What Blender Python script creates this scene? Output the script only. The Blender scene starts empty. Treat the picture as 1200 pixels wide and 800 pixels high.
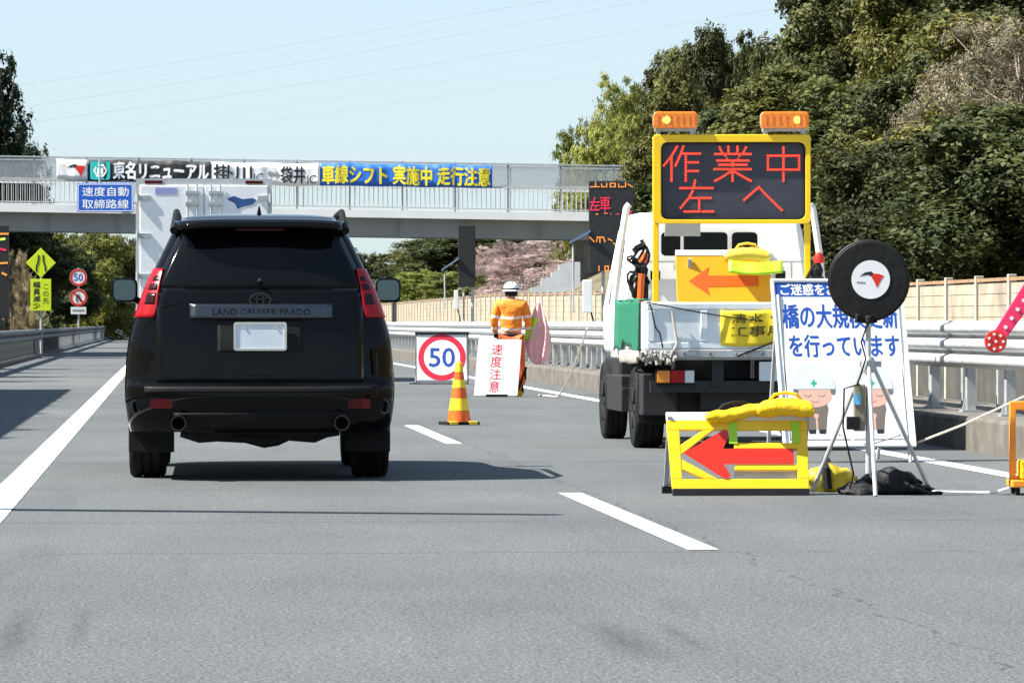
import bpy, bmesh, math, random
import numpy as np
from mathutils import Vector, Matrix, Euler
R = math.radians
SC = bpy.context.scene
COL = SC.collection
random.seed(7)
F, CX, HY, CAMH = 5500.0, 600.0, 378.0, 1.1        # focal length in photo pixels, centre column, horizon row, eye height
# ---------------------------------------------------------------- camera, light, exposure
cd = bpy.data.cameras.new('camera'); cam = bpy.data.objects.new('camera', cd); COL.objects.link(cam)
cd.sensor_fit = 'HORIZONTAL'; cd.sensor_width = 36.0; cd.lens = 36.0 * F / 1200.0
cd.clip_start = 0.5; cd.clip_end = 6000
cam.location = (0, 0, CAMH); cam.rotation_euler = (R(90) - math.atan(22.0 / F), 0, 0)
SC.camera = cam
ELEV, AZ = 50.0, 101.0                              # the sun stands left of the view, a little behind the eye
world = bpy.data.worlds.new('World'); SC.world = world; world.use_nodes = True
wn = world.node_tree; bg = wn.nodes['Background']
sky = wn.nodes.new('ShaderNodeTexSky'); sky.sky_type = 'NISHITA'; sky.sun_disc = False
sky.sun_elevation = R(ELEV); sky.sun_rotation = R(-AZ)
sky.air_density = 1.0; sky.dust_density = 0.6; sky.ozone_density = 1.5; sky.altitude = 100
# the sky's bright rim near the horizon is softened towards a pale blue: s * c / (s + c)
va = wn.nodes.new('ShaderNodeVectorMath'); va.operation = 'ADD'; vm = wn.nodes.new('ShaderNodeVectorMath'); vm.operation = 'MULTIPLY'
vd = wn.nodes.new('ShaderNodeVectorMath'); vd.operation = 'DIVIDE'; CAP = (2.2, 2.85, 3.45)
va.inputs[1].default_value = CAP; vm.inputs[1].default_value = CAP
wn.links.new(sky.outputs[0], va.inputs[0]); wn.links.new(sky.outputs[0], vm.inputs[0])
wn.links.new(vm.outputs[0], vd.inputs[0]); wn.links.new(va.outputs[0], vd.inputs[1])
wn.links.new(vd.outputs[0], bg.inputs['Color']); bg.inputs['Strength'].default_value = 0.15
sd = bpy.data.lights.new('sun', 'SUN'); sun = bpy.data.objects.new('sun', sd); COL.objects.link(sun)
sd.energy = 4.8; sd.angle = R(0.5); sd.color = (1.0, 0.955, 0.88)
S = Vector((-math.cos(R(ELEV)) * math.sin(R(AZ)), math.cos(R(ELEV)) * math.cos(R(AZ)), math.sin(R(ELEV))))
sun.rotation_euler = (-S).to_track_quat('-Z', 'Y').to_euler(); sun.location = (-20, 0, 40)
vs = SC.view_settings; vs.view_transform = 'Standard'; vs.look = 'None'; vs.gamma = 1.0; vs.use_curve_mapping = False
vs.exposure = 1.62
SC.cycles.max_bounces = 6; SC.cycles.transparent_max_bounces = 12

# ---------------------------------------------------------------- pixel and road coordinates
def X(px, d): return (px - CX) * d / F
def Z(py, d): return CAMH + (HY - py) * d / F
def GD(py): return F * CAMH / (py - HY)
TH = math.atan(0.0729)                              # the road runs 4.2 degrees left of the view
TV = Vector((-math.sin(TH), math.cos(TH), 0)); NV = Vector((math.cos(TH), math.sin(TH), 0))
OR = Vector((2.58, 0, 0))
def RD(u, t, z=0.0):
    p = OR + NV * u + TV * t; return Vector((p.x, p.y, z))
def UT(x, y):
    v = Vector((x, y, 0)) - OR; return v.dot(NV), v.dot(TV)

# ---------------------------------------------------------------- materials
def nd(nt, typ, **kw):
    n = nt.nodes.new(typ)
    for k, v in kw.items(): setattr(n, k, v)
    return n
MATS = {}
def mat(name, col, rough=0.55, metal=0.0, var=0.12, scale=6.0, bump=0.0, bscale=None, coat=0.0, emit=None, es=0.0, spec=0.5, trans=0.0, alpha=1.0, dirt=0.0):
    if name in MATS: return MATS[name]
    m = bpy.data.materials.new(name); m.use_nodes = True; nt = m.node_tree; b = nt.nodes['Principled BSDF']
    b.inputs['Roughness'].default_value = rough; b.inputs['Metallic'].default_value = metal
    b.inputs['Coat Weight'].default_value = coat; b.inputs['Coat Roughness'].default_value = 0.04
    b.inputs['Specular IOR Level'].default_value = spec; b.inputs['Transmission Weight'].default_value = trans
    b.inputs['Alpha'].default_value = alpha
    tc = nd(nt, 'ShaderNodeTexCoord'); no = nd(nt, 'ShaderNodeTexNoise'); no.inputs['Scale'].default_value = scale
    no.inputs['Detail'].default_value = 5
    nt.links.new(tc.outputs['Object'], no.inputs['Vector'])
    ra = nd(nt, 'ShaderNodeValToRGB'); c = Vector(col[:3])
    ra.color_ramp.elements[0].position = 0.3; ra.color_ramp.elements[1].position = 0.7
    ra.color_ramp.elements[0].color = (*[max(0, x * (1 - var)) for x in c], 1); ra.color_ramp.elements[1].color = (*[min(0.95, x * (1 + var)) for x in c], 1)
    nt.links.new(no.outputs['Fac'], ra.inputs[0]); out = ra.outputs[0]
    if dirt > 0:
        n2 = nd(nt, 'ShaderNodeTexNoise'); n2.inputs['Scale'].default_value = scale * 0.35; n2.inputs['Detail'].default_value = 8
        n2.inputs['Roughness'].default_value = 0.7
        nt.links.new(tc.outputs['Object'], n2.inputs['Vector'])
        r2 = nd(nt, 'ShaderNodeValToRGB'); r2.color_ramp.elements[0].position = 0.52; r2.color_ramp.elements[1].position = 0.75
        r2.color_ramp.elements[0].color = (0, 0, 0, 1); r2.color_ramp.elements[1].color = (dirt, dirt, dirt, 1)
        nt.links.new(n2.outputs['Fac'], r2.inputs[0])
        mx = nd(nt, 'ShaderNodeMixRGB'); mx.inputs[2].default_value = (0.16, 0.13, 0.10, 1)
        nt.links.new(r2.outputs[0], mx.inputs[0]); nt.links.new(out, mx.inputs[1]); out = mx.outputs[0]
    nt.links.new(out, b.inputs['Base Color'])
    if bump > 0:
        n3 = nd(nt, 'ShaderNodeTexNoise'); n3.inputs['Scale'].default_value = bscale or scale * 4; n3.inputs['Detail'].default_value = 4
        nt.links.new(tc.outputs['Object'], n3.inputs['Vector'])
        bp = nd(nt, 'ShaderNodeBump'); bp.inputs['Strength'].default_value = bump; bp.inputs['Distance'].default_value = 0.02
        nt.links.new(n3.outputs['Fac'], bp.inputs['Height']); nt.links.new(bp.outputs[0], b.inputs['Normal'])
    if emit is not None:
        b.inputs['Emission Color'].default_value = (*emit, 1); b.inputs['Emission Strength'].default_value = es
    MATS[name] = m; return m

def leafmat(name, dark, light, trans=0.25):
    m = bpy.data.materials.new(name); m.use_nodes = True; nt = m.node_tree; b = nt.nodes['Principled BSDF']; out = nt.nodes['Material Output']
    at = nd(nt, 'ShaderNodeAttribute'); at.attribute_name = 'tint'
    oi = nd(nt, 'ShaderNodeObjectInfo')
    ra = nd(nt, 'ShaderNodeValToRGB'); ra.color_ramp.elements[0].color = (*dark, 1); ra.color_ramp.elements[1].color = (*light, 1)
    nt.links.new(at.outputs['Fac'], ra.inputs[0])
    hs = nd(nt, 'ShaderNodeHueSaturation')
    mr = nd(nt, 'ShaderNodeMapRange'); mr.inputs[3].default_value = 0.7; mr.inputs[4].default_value = 1.35
    nt.links.new(oi.outputs['Random'], mr.inputs[0]); nt.links.new(mr.outputs[0], hs.inputs['Value'])
    mr2 = nd(nt, 'ShaderNodeMapRange'); mr2.inputs[3].default_value = 0.492; mr2.inputs[4].default_value = 0.525
    ml = nd(nt, 'ShaderNodeMath', operation='FRACT'); mm = nd(nt, 'ShaderNodeMath', operation='MULTIPLY'); mm.inputs[1].default_value = 7.31
    nt.links.new(oi.outputs['Random'], mm.inputs[0]); nt.links.new(mm.outputs[0], ml.inputs[0]); nt.links.new(ml.outputs[0], mr2.inputs[0])
    nt.links.new(mr2.outputs[0], hs.inputs['Hue']); nt.links.new(ra.outputs[0], hs.inputs['Color'])
    nt.links.new(hs.outputs[0], b.inputs['Base Color']); b.inputs['Roughness'].default_value = 0.6; b.inputs['Specular IOR Level'].default_value = 0.2
    tr = nd(nt, 'ShaderNodeBsdfTranslucent'); nt.links.new(hs.outputs[0], tr.inputs[0])
    mx = nd(nt, 'ShaderNodeMixShader'); mx.inputs[0].default_value = trans
    nt.links.new(b.outputs[0], mx.inputs[1]); nt.links.new(tr.outputs[0], mx.inputs[2]); nt.links.new(mx.outputs[0], out.inputs[0])
    return m

# ---------------------------------------------------------------- mesh helpers
class MB:
    def __init__(self): self.bm = bmesh.new(); self.M = Matrix.Identity(4); self.mi = 0
    def _v(self, p): return self.bm.verts.new(self.M @ Vector(p))
    def _f(self, vs_):
        try:
            f = self.bm.faces.new(vs_); f.material_index = self.mi; return f
        except ValueError: return None
    def hexa(self, P):                              # eight points: bottom ring, top ring
        v = [self._v(p) for p in P]
        for q in ((3, 2, 1, 0), (4, 5, 6, 7), (0, 1, 5, 4), (1, 2, 6, 5), (2, 3, 7, 6), (3, 0, 4, 7)): self._f([v[i] for i in q])
        return self
    def box(self, x0, x1, y0, y1, z0, z1):
        return self.hexa([(x0, y0, z0), (x1, y0, z0), (x1, y1, z0), (x0, y1, z0), (x0, y0, z1), (x1, y0, z1), (x1, y1, z1), (x0, y1, z1)])
    def bar(self, a, b, w, h=None, up=(0, 0, 1)):   # rectangular bar from a to b
        a = Vector(a); b = Vector(b); h = h or w; d = (b - a).normalized(); u = Vector(up)
        if abs(d.dot(u)) > 0.95: u = Vector((0, 1, 0))
        s = d.cross(u).normalized(); u = s.cross(d)
        c = lambda p: [p - s * w / 2 - u * h / 2, p + s * w / 2 - u * h / 2, p + s * w / 2 + u * h / 2, p - s * w / 2 + u * h / 2]
        return self.hexa(c(a) + c(b))
    def tube(self, pts, r, seg=8, caps=True):
        pts = [Vector(p) for p in pts]; n = len(pts); rs = r if isinstance(r, (list, tuple)) else [r] * n
        rings = []; ref = None
        for i, p in enumerate(pts):
            d = (pts[min(i + 1, n - 1)] - pts[max(i - 1, 0)]).normalized()
            if ref is None: ref = Vector((0, 0, 1)) if abs(d.z) < 0.9 else Vector((1, 0, 0))
            s = d.cross(ref).normalized(); u = s.cross(d); ref = u
            rings.append([self._v(p + (s * math.cos(a) + u * math.sin(a)) * rs[i]) for a in [2 * math.pi * k / seg for k in range(seg)]])
        for a, b in zip(rings, rings[1:]):
            for k in range(seg): self._f([a[k], a[(k + 1) % seg], b[(k + 1) % seg], b[k]])
        if caps: self._f(rings[0][::-1]); self._f(rings[-1])
        return self
    def lathe(self, prof, axis='z', c=(0, 0, 0), seg=24, capends=True):   # prof: list of (radius, along)
        c = Vector(c); rings = []
        for r, h in prof:
            ring = []
            for k in range(seg):
                a = 2 * math.pi * k / seg; ca, sa = r * math.cos(a), r * math.sin(a)
                p = {'z': (ca, sa, h), 'y': (ca, h, sa), 'x': (h, ca, sa)}[axis]
                ring.append(self._v(c + Vector(p)))
            rings.append(ring)
        for a, b in zip(rings, rings[1:]):
            for k in range(seg): self._f([a[k], a[(k + 1) % seg], b[(k + 1) % seg], b[k]])
        if capends: self._f(rings[0][::-1]); self._f(rings[-1])
        return self
    def prism(self, pts, y0, y1):                   # outline in x,z ; thickness along y
        a = [self._v((x, y0, z)) for x, z in pts]; b = [self._v((x, y1, z)) for x, z in pts]; n = len(pts)
        self._f(a); self._f(b[::-1])
        for k in range(n): self._f([a[k], b[k], b[(k + 1) % n], a[(k + 1) % n]])
        return self
    def ringprism(self, outer, inner, y0, y1):      # frame between two outlines of equal length
        n = len(outer)
        o0 = [self._v((x, y0, z)) for x, z in outer]; i0 = [self._v((x, y0, z)) for x, z in inner]
        o1 = [self._v((x, y1, z)) for x, z in outer]; i1 = [self._v((x, y1, z)) for x, z in inner]
        for k in range(n):
            j = (k + 1) % n
            self._f([o0[k], o0[j], i0[j], i0[k]]); self._f([o1[j], o1[k], i1[k], i1[j]])
            self._f([o0[k], o1[k], o1[j], o0[j]]); self._f([i0[j], i1[j], i1[k], i0[k]])
        return self
    def grid(self, fn, nu, nv):
        V = [[self._v(fn(i / nu, j / nv)) for j in range(nv + 1)] for i in range(nu + 1)]
        for i in range(nu):
            for j in range(nv): self._f([V[i][j], V[i + 1][j], V[i + 1][j + 1], V[i][j + 1]])
        return self
    def build(self, name, m, parent=None, smooth=False, bevel=0.0, solid=0.0, loc=None, rot=None, sharp=35):
        me = bpy.data.meshes.new(name); bmesh.ops.recalc_face_normals(self.bm, faces=self.bm.faces[:]); self.bm.to_mesh(me); self.bm.free()
        for q in (m if isinstance(m, (list, tuple)) else [m]): me.materials.append(q)
        o = bpy.data.objects.new(name, me); COL.objects.link(o)
        if parent: o.parent = parent
        if loc: o.location = loc
        if rot: o.rotation_euler = rot
        if smooth:
            me.polygons.foreach_set('use_smooth', [True] * len(me.polygons)); me.set_sharp_from_angle(angle=R(sharp))
        if bevel: 
            b = o.modifiers.new('b', 'BEVEL'); b.width = bevel; b.segments = 2; b.limit_method = 'ANGLE'; b.angle_limit = R(40)
        if solid:
            s = o.modifiers.new('s', 'SOLIDIFY'); s.thickness = solid; s.offset = -1
        return o
def bake(o):                                        # apply modifiers into the mesh
    dg = bpy.context.evaluated_depsgraph_get(); me = bpy.data.meshes.new_from_object(o.evaluated_get(dg)); o.modifiers.clear(); o.data = me; return o
def thing(name, label, cat, loc=(0, 0, 0), rotz=0.0, group=None):
    o = bpy.data.objects.new(name, None); COL.objects.link(o); o.empty_display_size = 0.2
    o.location = loc; o.rotation_euler = (0, 0, rotz); return tag(o, label, cat, group)
def tag(o, label, cat, group=None):
    o['label'] = label; o['category'] = cat
    if group: o['group'] = group
    return o
def kind(o, k): o['kind'] = k; return o
def dup(root, loc, rotz=None, label=None, scale=None):
    r = root.copy(); COL.objects.link(r); r.location = loc
    if rotz is not None: r.rotation_euler = (0, 0, rotz)
    if scale is not None: r.scale = scale
    if label: r['label'] = label
    for ch in list(root.children):
        c = ch.copy(); COL.objects.link(c); c.parent = r
        for g in list(ch.children):
            d = g.copy(); COL.objects.link(d); d.parent = c
    return r
def circ(cx, cz, rx, rz=None, n=32, a0=0, a1=360):
    rz = rz or rx
    full = abs(a1 - a0) >= 360; k = n if full else n + 1
    return [(cx + rx * math.cos(R(a0 + (a1 - a0) * i / n)), cz + rz * math.sin(R(a0 + (a1 - a0) * i / n))) for i in range(k)]
def rrect(x0, x1, z0, z1, r, n=5):
    P = []
    for cx, cz, a in ((x1 - r, z0 + r, -90), (x1 - r, z1 - r, 0), (x0 + r, z1 - r, 90), (x0 + r, z0 + r, 180)):
        P += [(cx + r * math.cos(R(a + 90 * i / n)), cz + r * math.sin(R(a + 90 * i / n))) for i in range(n + 1)]
    return P
def text(body, x0, x1, z0, z1, y, m, parent, bold=0.0, name='lettering', th=0.0008, fn=None):
    """Lettering facing -y, fitted to the box x0..x1, z0..z1, standing th proud of y."""
    c = bpy.data.curves.new('lettering', 'FONT'); c.body = body; c.align_x = 'CENTER'; c.extrude = 0.02; c.resolution_u = 3
    c.space_line = 1.05
    t = bpy.data.objects.new('tmp', c); COL.objects.link(t)
    dg = bpy.context.evaluated_depsgraph_get(); dg.update()
    me = bpy.data.meshes.new_from_object(t.evaluated_get(dg)); bpy.data.objects.remove(t)
    n = len(me.vertices); co = np.empty(n * 3); me.vertices.foreach_get('co', co); co = co.reshape(-1, 3)
    lo, hi = co.min(0), co.max(0)
    out = np.empty_like(co)
    out[:, 0] = x0 + (co[:, 0] - lo[0]) / (hi[0] - lo[0]) * (x1 - x0)
    out[:, 2] = z0 + (co[:, 1] - lo[1]) / (hi[1] - lo[1]) * (z1 - z0)
    out[:, 1] = y - (co[:, 2] - lo[2]) / (hi[2] - lo[2]) * th
    if fn: out = np.array([fn(p) for p in out])
    if bold > 0:                                     # heavier strokes: copies shifted by a fraction of a character
        hchar = (z1 - z0) / (body.count('\n') + 1); bb = MB(); fs = [list(p.vertices) for p in me.polygons]
        for k, (ox, oz) in enumerate(((-1, 0), (1, 0), (0, 1), (0, -1))):
            vv = [bb._v((q[0] + ox * bold * hchar, q[1] - .00012 * k, q[2] + oz * bold * hchar)) for q in out]
            for f_ in fs: bb._f([vv[i] for i in f_])
        bb.bm.to_mesh(me); bb.bm.free()
    else: me.vertices.foreach_set('co', out.ravel())
    me.update(); me.name = name
    me.materials.clear(); me.materials.append(m)
    o = bpy.data.objects.new(name, me); COL.objects.link(o); o.parent = parent
    return o
def dots(strokes, r, step, y, name, m, parent, seg=6):   # lamp dots of an LED matrix along strokes (x,z)
    b = MB(); seen = set()
    for st in strokes:
        for (x0, z0), (x1, z1) in zip(st, st[1:]):
            n = max(1, round(math.hypot(x1 - x0, z1 - z0) / step))
            for i in range(n + 1):
                x = x0 + (x1 - x0) * i / n; z = z0 + (z1 - z0) * i / n; k = (round(x / step * 1.3), round(z / step * 1.3))
                if k in seen: continue
                seen.add(k); b.prism(circ(x, z, r, n=seg), y, y - 0.004)
    return b.build(name, m, parent)
# ================================================================ THE SETTING
def node_road():
    m = bpy.data.materials.new('asphalt'); m.use_nodes = True; nt = m.node_tree; b = nt.nodes['Principled BSDF']; L = nt.links.new
    tc = nd(nt, 'ShaderNodeTexCoord'); sx = nd(nt, 'ShaderNodeSeparateXYZ'); L(tc.outputs['Object'], sx.inputs[0])
    def noise(scale, det=4, rough=0.55, vec=None, sc3=None):
        n = nd(nt, 'ShaderNodeTexNoise'); n.inputs['Scale'].default_value = scale; n.inputs['Detail'].default_value = det; n.inputs['Roughness'].default_value = rough
        v = tc.outputs['Object']
        if sc3:
            mp = nd(nt, 'ShaderNodeMapping'); mp.inputs['Scale'].default_value = sc3; L(v, mp.inputs[0]); v = mp.outputs[0]
        L(v, n.inputs['Vector']); return n.outputs['Fac']
    def ramp(f, p0, c0, p1, c1):
        r = nd(nt, 'ShaderNodeValToRGB'); r.color_ramp.elements[0].position = p0; r.color_ramp.elements[1].position = p1
        r.color_ramp.elements[0].color = (*c0, 1); r.color_ramp.elements[1].color = (*c1, 1); L(f, r.inputs[0]); return r.outputs[0]
    def mth(op, a, b_=None, clamp=False):
        n = nd(nt, 'ShaderNodeMath', operation=op); n.use_clamp = clamp
        for i, v in enumerate((a, b_)):
            if v is None: continue
            if isinstance(v, (int, float)): n.inputs[i].default_value = v
            else: L(v, n.inputs[i])
        return n.outputs[0]
    def mul(c, f, typ='MULTIPLY', fac=1.0):
        n = nd(nt, 'ShaderNodeMixRGB', blend_type=typ); L(c, n.inputs[1]); L(f, n.inputs[2])
        if isinstance(fac, float): n.inputs[0].default_value = fac
        else: L(fac, n.inputs[0])
        return n.outputs[0]
    base = ramp(noise(75, 3, 0.6), 0.34, (0.025, 0.0272, 0.0277), 0.68, (0.153, 0.1645, 0.1665))
    base = mul(base, ramp(noise(28, 2, 0.6), 0.3, (0.72, 0.72, 0.72), 0.7, (1.26, 1.26, 1.26)))
    base = mul(base, ramp(noise(0.9, 6, 0.65, sc3=(1, 0.25, 1)), 0.3, (0.84, 0.85, 0.87), 0.7, (1.12, 1.12, 1.11)))
    base = mul(base, ramp(noise(0.16, 4, 0.6), 0.35, (0.88, 0.88, 0.89), 0.65, (1.08, 1.08, 1.07)))
    # pale worn wheel paths either side of each lane's middle
    u = sx.outputs[0]; t = sx.outputs[1]
    # a long crack beside the lane joint and two cross cracks
    wob = mth('MULTIPLY', mth('SUBTRACT', noise(1.1, 6, 0.7, sc3=(0.02, 1, 1)), 0.5), 0.55)
    cr = mth('LESS_THAN', mth('ABSOLUTE', mth('SUBTRACT', mth('SUBTRACT', u, 0.13), wob)), 0.010)
    cr = mth('MULTIPLY', cr, mth('GREATER_THAN', noise(3.5, 5, 0.7), 0.47))
    for t0, k, w in ((37.2, 0.3, 0.09), (26.1, 0.28, 0.035), (22.6, 0.5, 0.03), (61.0, 0.3, 0.16), (31.2, 0.4, 0.03), (95.0, 0.3, 0.3)):
        wb = mth('MULTIPLY', mth('SUBTRACT', noise(0.9, 5, 0.7, sc3=(1, 0.02, 1)), 0.5), k)
        c2 = mth('LESS_THAN', mth('ABSOLUTE', mth('SUBTRACT', mth('SUBTRACT', t, t0), wb)), w)
        cr = mth('MAXIMUM', cr, mth('MULTIPLY', c2, mth('MULTIPLY', mth('GREATER_THAN', noise(2.2, 5, 0.7), 0.46), 0.85)))
    dk = nd(nt, 'ShaderNodeRGB'); dk.outputs[0].default_value = (0.03, 0.03, 0.032, 1)
    base = mul(base, dk.outputs[0], 'MIX', mth('MULTIPLY', cr, 0.7))
    # rubber scuffs: short streaks along the travel direction
    sc_ = mth('MULTIPLY', mth('GREATER_THAN', noise(1.0, 2, 0.5, sc3=(2.6, 0.20, 1)), 0.655), mth('MULTIPLY', noise(14, 3, 0.6, sc3=(1, 0.08, 1)), 0.22))
    base = mul(base, dk.outputs[0], 'MIX', sc_)
    for u0, w, t0, l, am in ((-3.12, .10, 16.9, 1.5, .6), (-2.9, .05, 17.3, 1.2, .4), (-1.0, .13, 16.4, 1.1, .6), (-.78, .05, 16.6, .8, .45), (1.5, .1, 18.6, 1.4, .25)):
        a1 = mth('SUBTRACT', 1.0, mth('DIVIDE', mth('ABSOLUTE', mth('SUBTRACT', u, u0)), w), True); a2 = mth('SUBTRACT', 1.0, mth('DIVIDE', mth('ABSOLUTE', mth('SUBTRACT', t, t0)), l), True)
        k_ = mth('MULTIPLY', mth('MULTIPLY', a1, mth('POWER', a2, .6)), mth('MULTIPLY', noise(30, 3, .6, sc3=(1, .12, 1)), 2.2 * am), True)
        base = mul(base, dk.outputs[0], 'MIX', k_)
    L(base, b.inputs['Base Color']); b.inputs['Roughness'].default_value = 0.82; b.inputs['Specular IOR Level'].default_value = 0.3
    bp = nd(nt, 'ShaderNodeBump'); bp.inputs['Strength'].default_value = 0.6; bp.inputs['Distance'].default_value = 0.006
    L(noise(90, 3, 0.6), bp.inputs['Height']); L(bp.outputs[0], b.inputs['Normal'])
    return m
ASPH = node_road()
M_paint = mat('road paint', (0.66, 0.66, 0.645), 0.6, var=0.10, scale=30, bump=0.15, dirt=0.45)
M_conc = mat('concrete', (0.105, 0.095, 0.08), 0.85, var=0.35, scale=3, bump=0.3, dirt=0.6)
M_soil = mat('soil and dry leaves', (0.10, 0.085, 0.05), 0.95, var=0.5, scale=1.3, bump=0.4)
M_galv = mat('galvanised steel', (0.50, 0.515, 0.52), 0.5, 0.35, var=0.12, scale=5, dirt=0.3)
M_galvm = mat('dull galvanised steel', (0.42, 0.44, 0.45), 0.55, 0.5, var=0.15, scale=5, dirt=0.25)
M_white = mat('white painted steel', (0.80, 0.81, 0.81), 0.38, var=0.03, scale=4, dirt=0.12)
M_black = mat('black rubber', (0.010, 0.010, 0.0105), 0.75, spec=.2, var=0.3, scale=12)
M_dark = mat('dark steel', (0.015, 0.0155, 0.017), 0.6, 0.1, var=0.25, scale=8)
M_sign = mat('white sign sheet', (0.74, 0.745, 0.75), 0.45, var=0.02, scale=3)
M_yel = mat('yellow paint', (0.82, 0.53, 0.006), 0.4, var=0.06, scale=5, dirt=0.18)
M_yfab = mat('yellow vinyl', (0.78, 0.49, 0.01), 0.65, var=0.1, scale=7, bump=0.9, bscale=11, dirt=0.35, spec=.2)
M_lime = mat('lime fluorescent sheet', (0.36, 0.62, 0.015), 0.45, var=0.06, scale=5)
M_red = mat('red reflective sheet', (0.62, 0.02, 0.01), 0.4, var=0.06, scale=6)
M_orange = mat('orange reflective sheet', (0.70, 0.105, 0.005), 0.45, var=0.05, scale=6)
M_blue = mat('blue sign sheet', (0.012, 0.10, 0.50), 0.4, var=0.06, scale=4)
M_ink = mat('black ink', (0.015, 0.015, 0.018), 0.5, var=0.1)

def sheet(name, u0, u1, t0, t1, z, m, nt_=1):
    b = MB(); b.grid(lambda a, c: (u0 + (u1 - u0) * a, t0 + (t1 - t0) * c, z), 1, nt_)
    o = b.build(name, m); o.location = OR; o.rotation_euler = (0, 0, TH); return kind(o, 'structure')
g = MB(); g.grid(lambda a, c: (-2500 + 5000 * a, -500 + 4500 * c, -0.04), 1, 1); kind(g.build('ground', M_soil), 'structure')
sheet('road', -6.7, 4.28, -60, 900, 0.0, ASPH)
sheet('opposite_road', 5.7, 6.8, -60, 900, 0.0, ASPH)
b = MB()
for k in range(-2, 42):
    t0 = 22.75 + 19.95 * k; t1 = t0 + 7.6; b.grid(lambda a, c: (-0.075 + 0.15 * a, t0 + (t1 - t0) * c, 0.004), 1, 1)
o = b.build('lane_dash_markings', M_paint); o.location = OR; o.rotation_euler = (0, 0, TH); kind(o, 'structure')
sheet('left_edge_line', -3.72, -3.50, -60, 900, 0.004, M_paint)
sheet('right_edge_line', 3.36, 3.55, -60, 900, 0.004, M_paint)
# median kerb: a real step carrying the guardrails
b = MB(); b.box(4.28, 5.7, -60, 900, -0.1, 0.29)
o = b.build('median_kerb', M_conc, bevel=0.03); o.location = OR; o.rotation_euler = (0, 0, TH); kind(o, 'structure')
b = MB(); b.box(-7.1, -6.7, -60, 900, -0.1, 0.13)
o = b.build('shoulder_kerb', M_conc, bevel=0.02); o.location = OR; o.rotation_euler = (0, 0, TH); kind(o, 'structure')

# ---- terrain
def hz(x, y):
    u, t = UT(x, y)
    if u > 8.4:
        w = u - 8.4; h = 13.5 * (1 - math.exp(-w * 0.5 / 13.5)) + 0.35 * math.sin(t * 0.21 + w * 0.3) * min(1, w / 4)
        return max(-0.04, h)
    if u < -9.0:
        w = -9.0 - u; return 12.0 * (1 - math.exp(-w * 0.45 / 12.0)) + 0.3 * math.sin(t * 0.17) * min(1, w / 4)
    return -0.05
def hill(u0, u1, t0, t1, nu, nt_):
    b = MB()
    def fn(a, c):
        p = RD(u0 + (u1 - u0) * a, t0 + (t1 - t0) * c); return (p.x, p.y, hz(p.x, p.y))
    b.grid(fn, nu, nt_); return kind(b.build('hill', M_soil, smooth=True), 'structure')
hill(8.4, 110, -20, 460, 50, 120); hill(-9.0, -110, -20, 460, 40, 100)

# ---- guardrails
M_shaded = mat('shaded steel', (0.10, 0.112, 0.12), 0.65, 0.1, var=0.25, scale=4, dirt=0.4)  # steel of the left rails, darkened in colour for the shade on them
def wave(n_ridges, z0, z1, depth):                  # cross-section of a ridged beam seen from the lane
    P = []
    h = (z1 - z0) / n_ridges
    for k in range(n_ridges):
        zz = z0 + k * h
        P += [(0, zz), (-depth * 0.25, zz + h * 0.12), (-depth, zz + h * 0.3), (-depth * 1.05, zz + h * 0.5), (-depth, zz + h * 0.7), (-depth * 0.25, zz + h * 0.88)]
    return P + [(0, z1)]
def guardrail(label, u, t0, t1, z0, z1, ridges, side, step, zb, zp, near=100, group=None, M_galv=M_galv):
    r = thing('guardrail', label, 'guardrail', RD(u, 0, 0), TH, group)
    b = MB(); pr = wave(ridges, z0, z1, 0.085); n = int((t1 - t0) / 8)
    b.grid(lambda a, c: (pr[round(a * (len(pr) - 1))][0] * side, t0 + (t1 - t0) * c, pr[round(a * (len(pr) - 1))][1]), len(pr) - 1, n)
    b.build('beam', M_galv, r, solid=0.006, smooth=True, sharp=60)
    ts = [t0 + 0.4 + step * k for k in range(int((t1 - t0) / step))]
    rest = MB(); first = None
    for k, t in enumerate(ts):
        q = MB() if (k < near and first is None) else None
        def put(m, tt):
            m.box(0.02 * side if side > 0 else -0.10, 0.10 if side > 0 else -0.02, tt - 0.055, tt + 0.055, zb, zp)
            m.box(-0.03, 0.15, tt - 0.09, tt + 0.09, zb, zb + 0.02)
            m.hexa([(-0.02, tt - 0.012, zb + 0.02), (0.02, tt - 0.012, zb + 0.02), (0.02, tt + 0.012, zb + 0.02), (-0.02, tt + 0.012, zb + 0.02), (0.019, tt - 0.012, zb + 0.15), (0.021, tt - 0.012, zb + 0.15), (0.021, tt + 0.012, zb + 0.15), (0.019, tt + 0.012, zb + 0.15)])
        if k < near:
            if first is None: put(q, 0.0); first = q.build('post', M_galvm if M_galv.name != 'shaded steel' else M_galv, r); o = first
            else: o = first.copy(); COL.objects.link(o); o.parent = r
            o.location = (0, t, 0)
        else: put(rest, t)
    if len(ts) > near: kind(rest.build('post', M_galvm, r), 'stuff')
    return r
guardrail('three ridged steel guardrail running along the right edge of the work lane', 4.62, 26, 430, 0.69, 1.12, 3, 1, 2.0, 0.29, 1.08, 70)
guardrail('second steel guardrail facing the opposite lanes, seen through the near rail', 5.38, 26, 430, 0.69, 1.06, 3, -1, 2.0, 0.29, 1.02, 70)
guardrail('two ridged steel guardrail along the left shoulder of the motorway', -6.32 - 0.4, 60, 430, 0.55, 0.9, 2, -1, 2.0, 0.1, 0.86, 60, None, M_shaded)
guardrail('short upper guardrail on the bank behind the left shoulder rail', -8.1, 96, 152, 0.95, 1.28, 2, -1, 2.0, -0.04, 1.25, 40, None, M_shaded)

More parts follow.
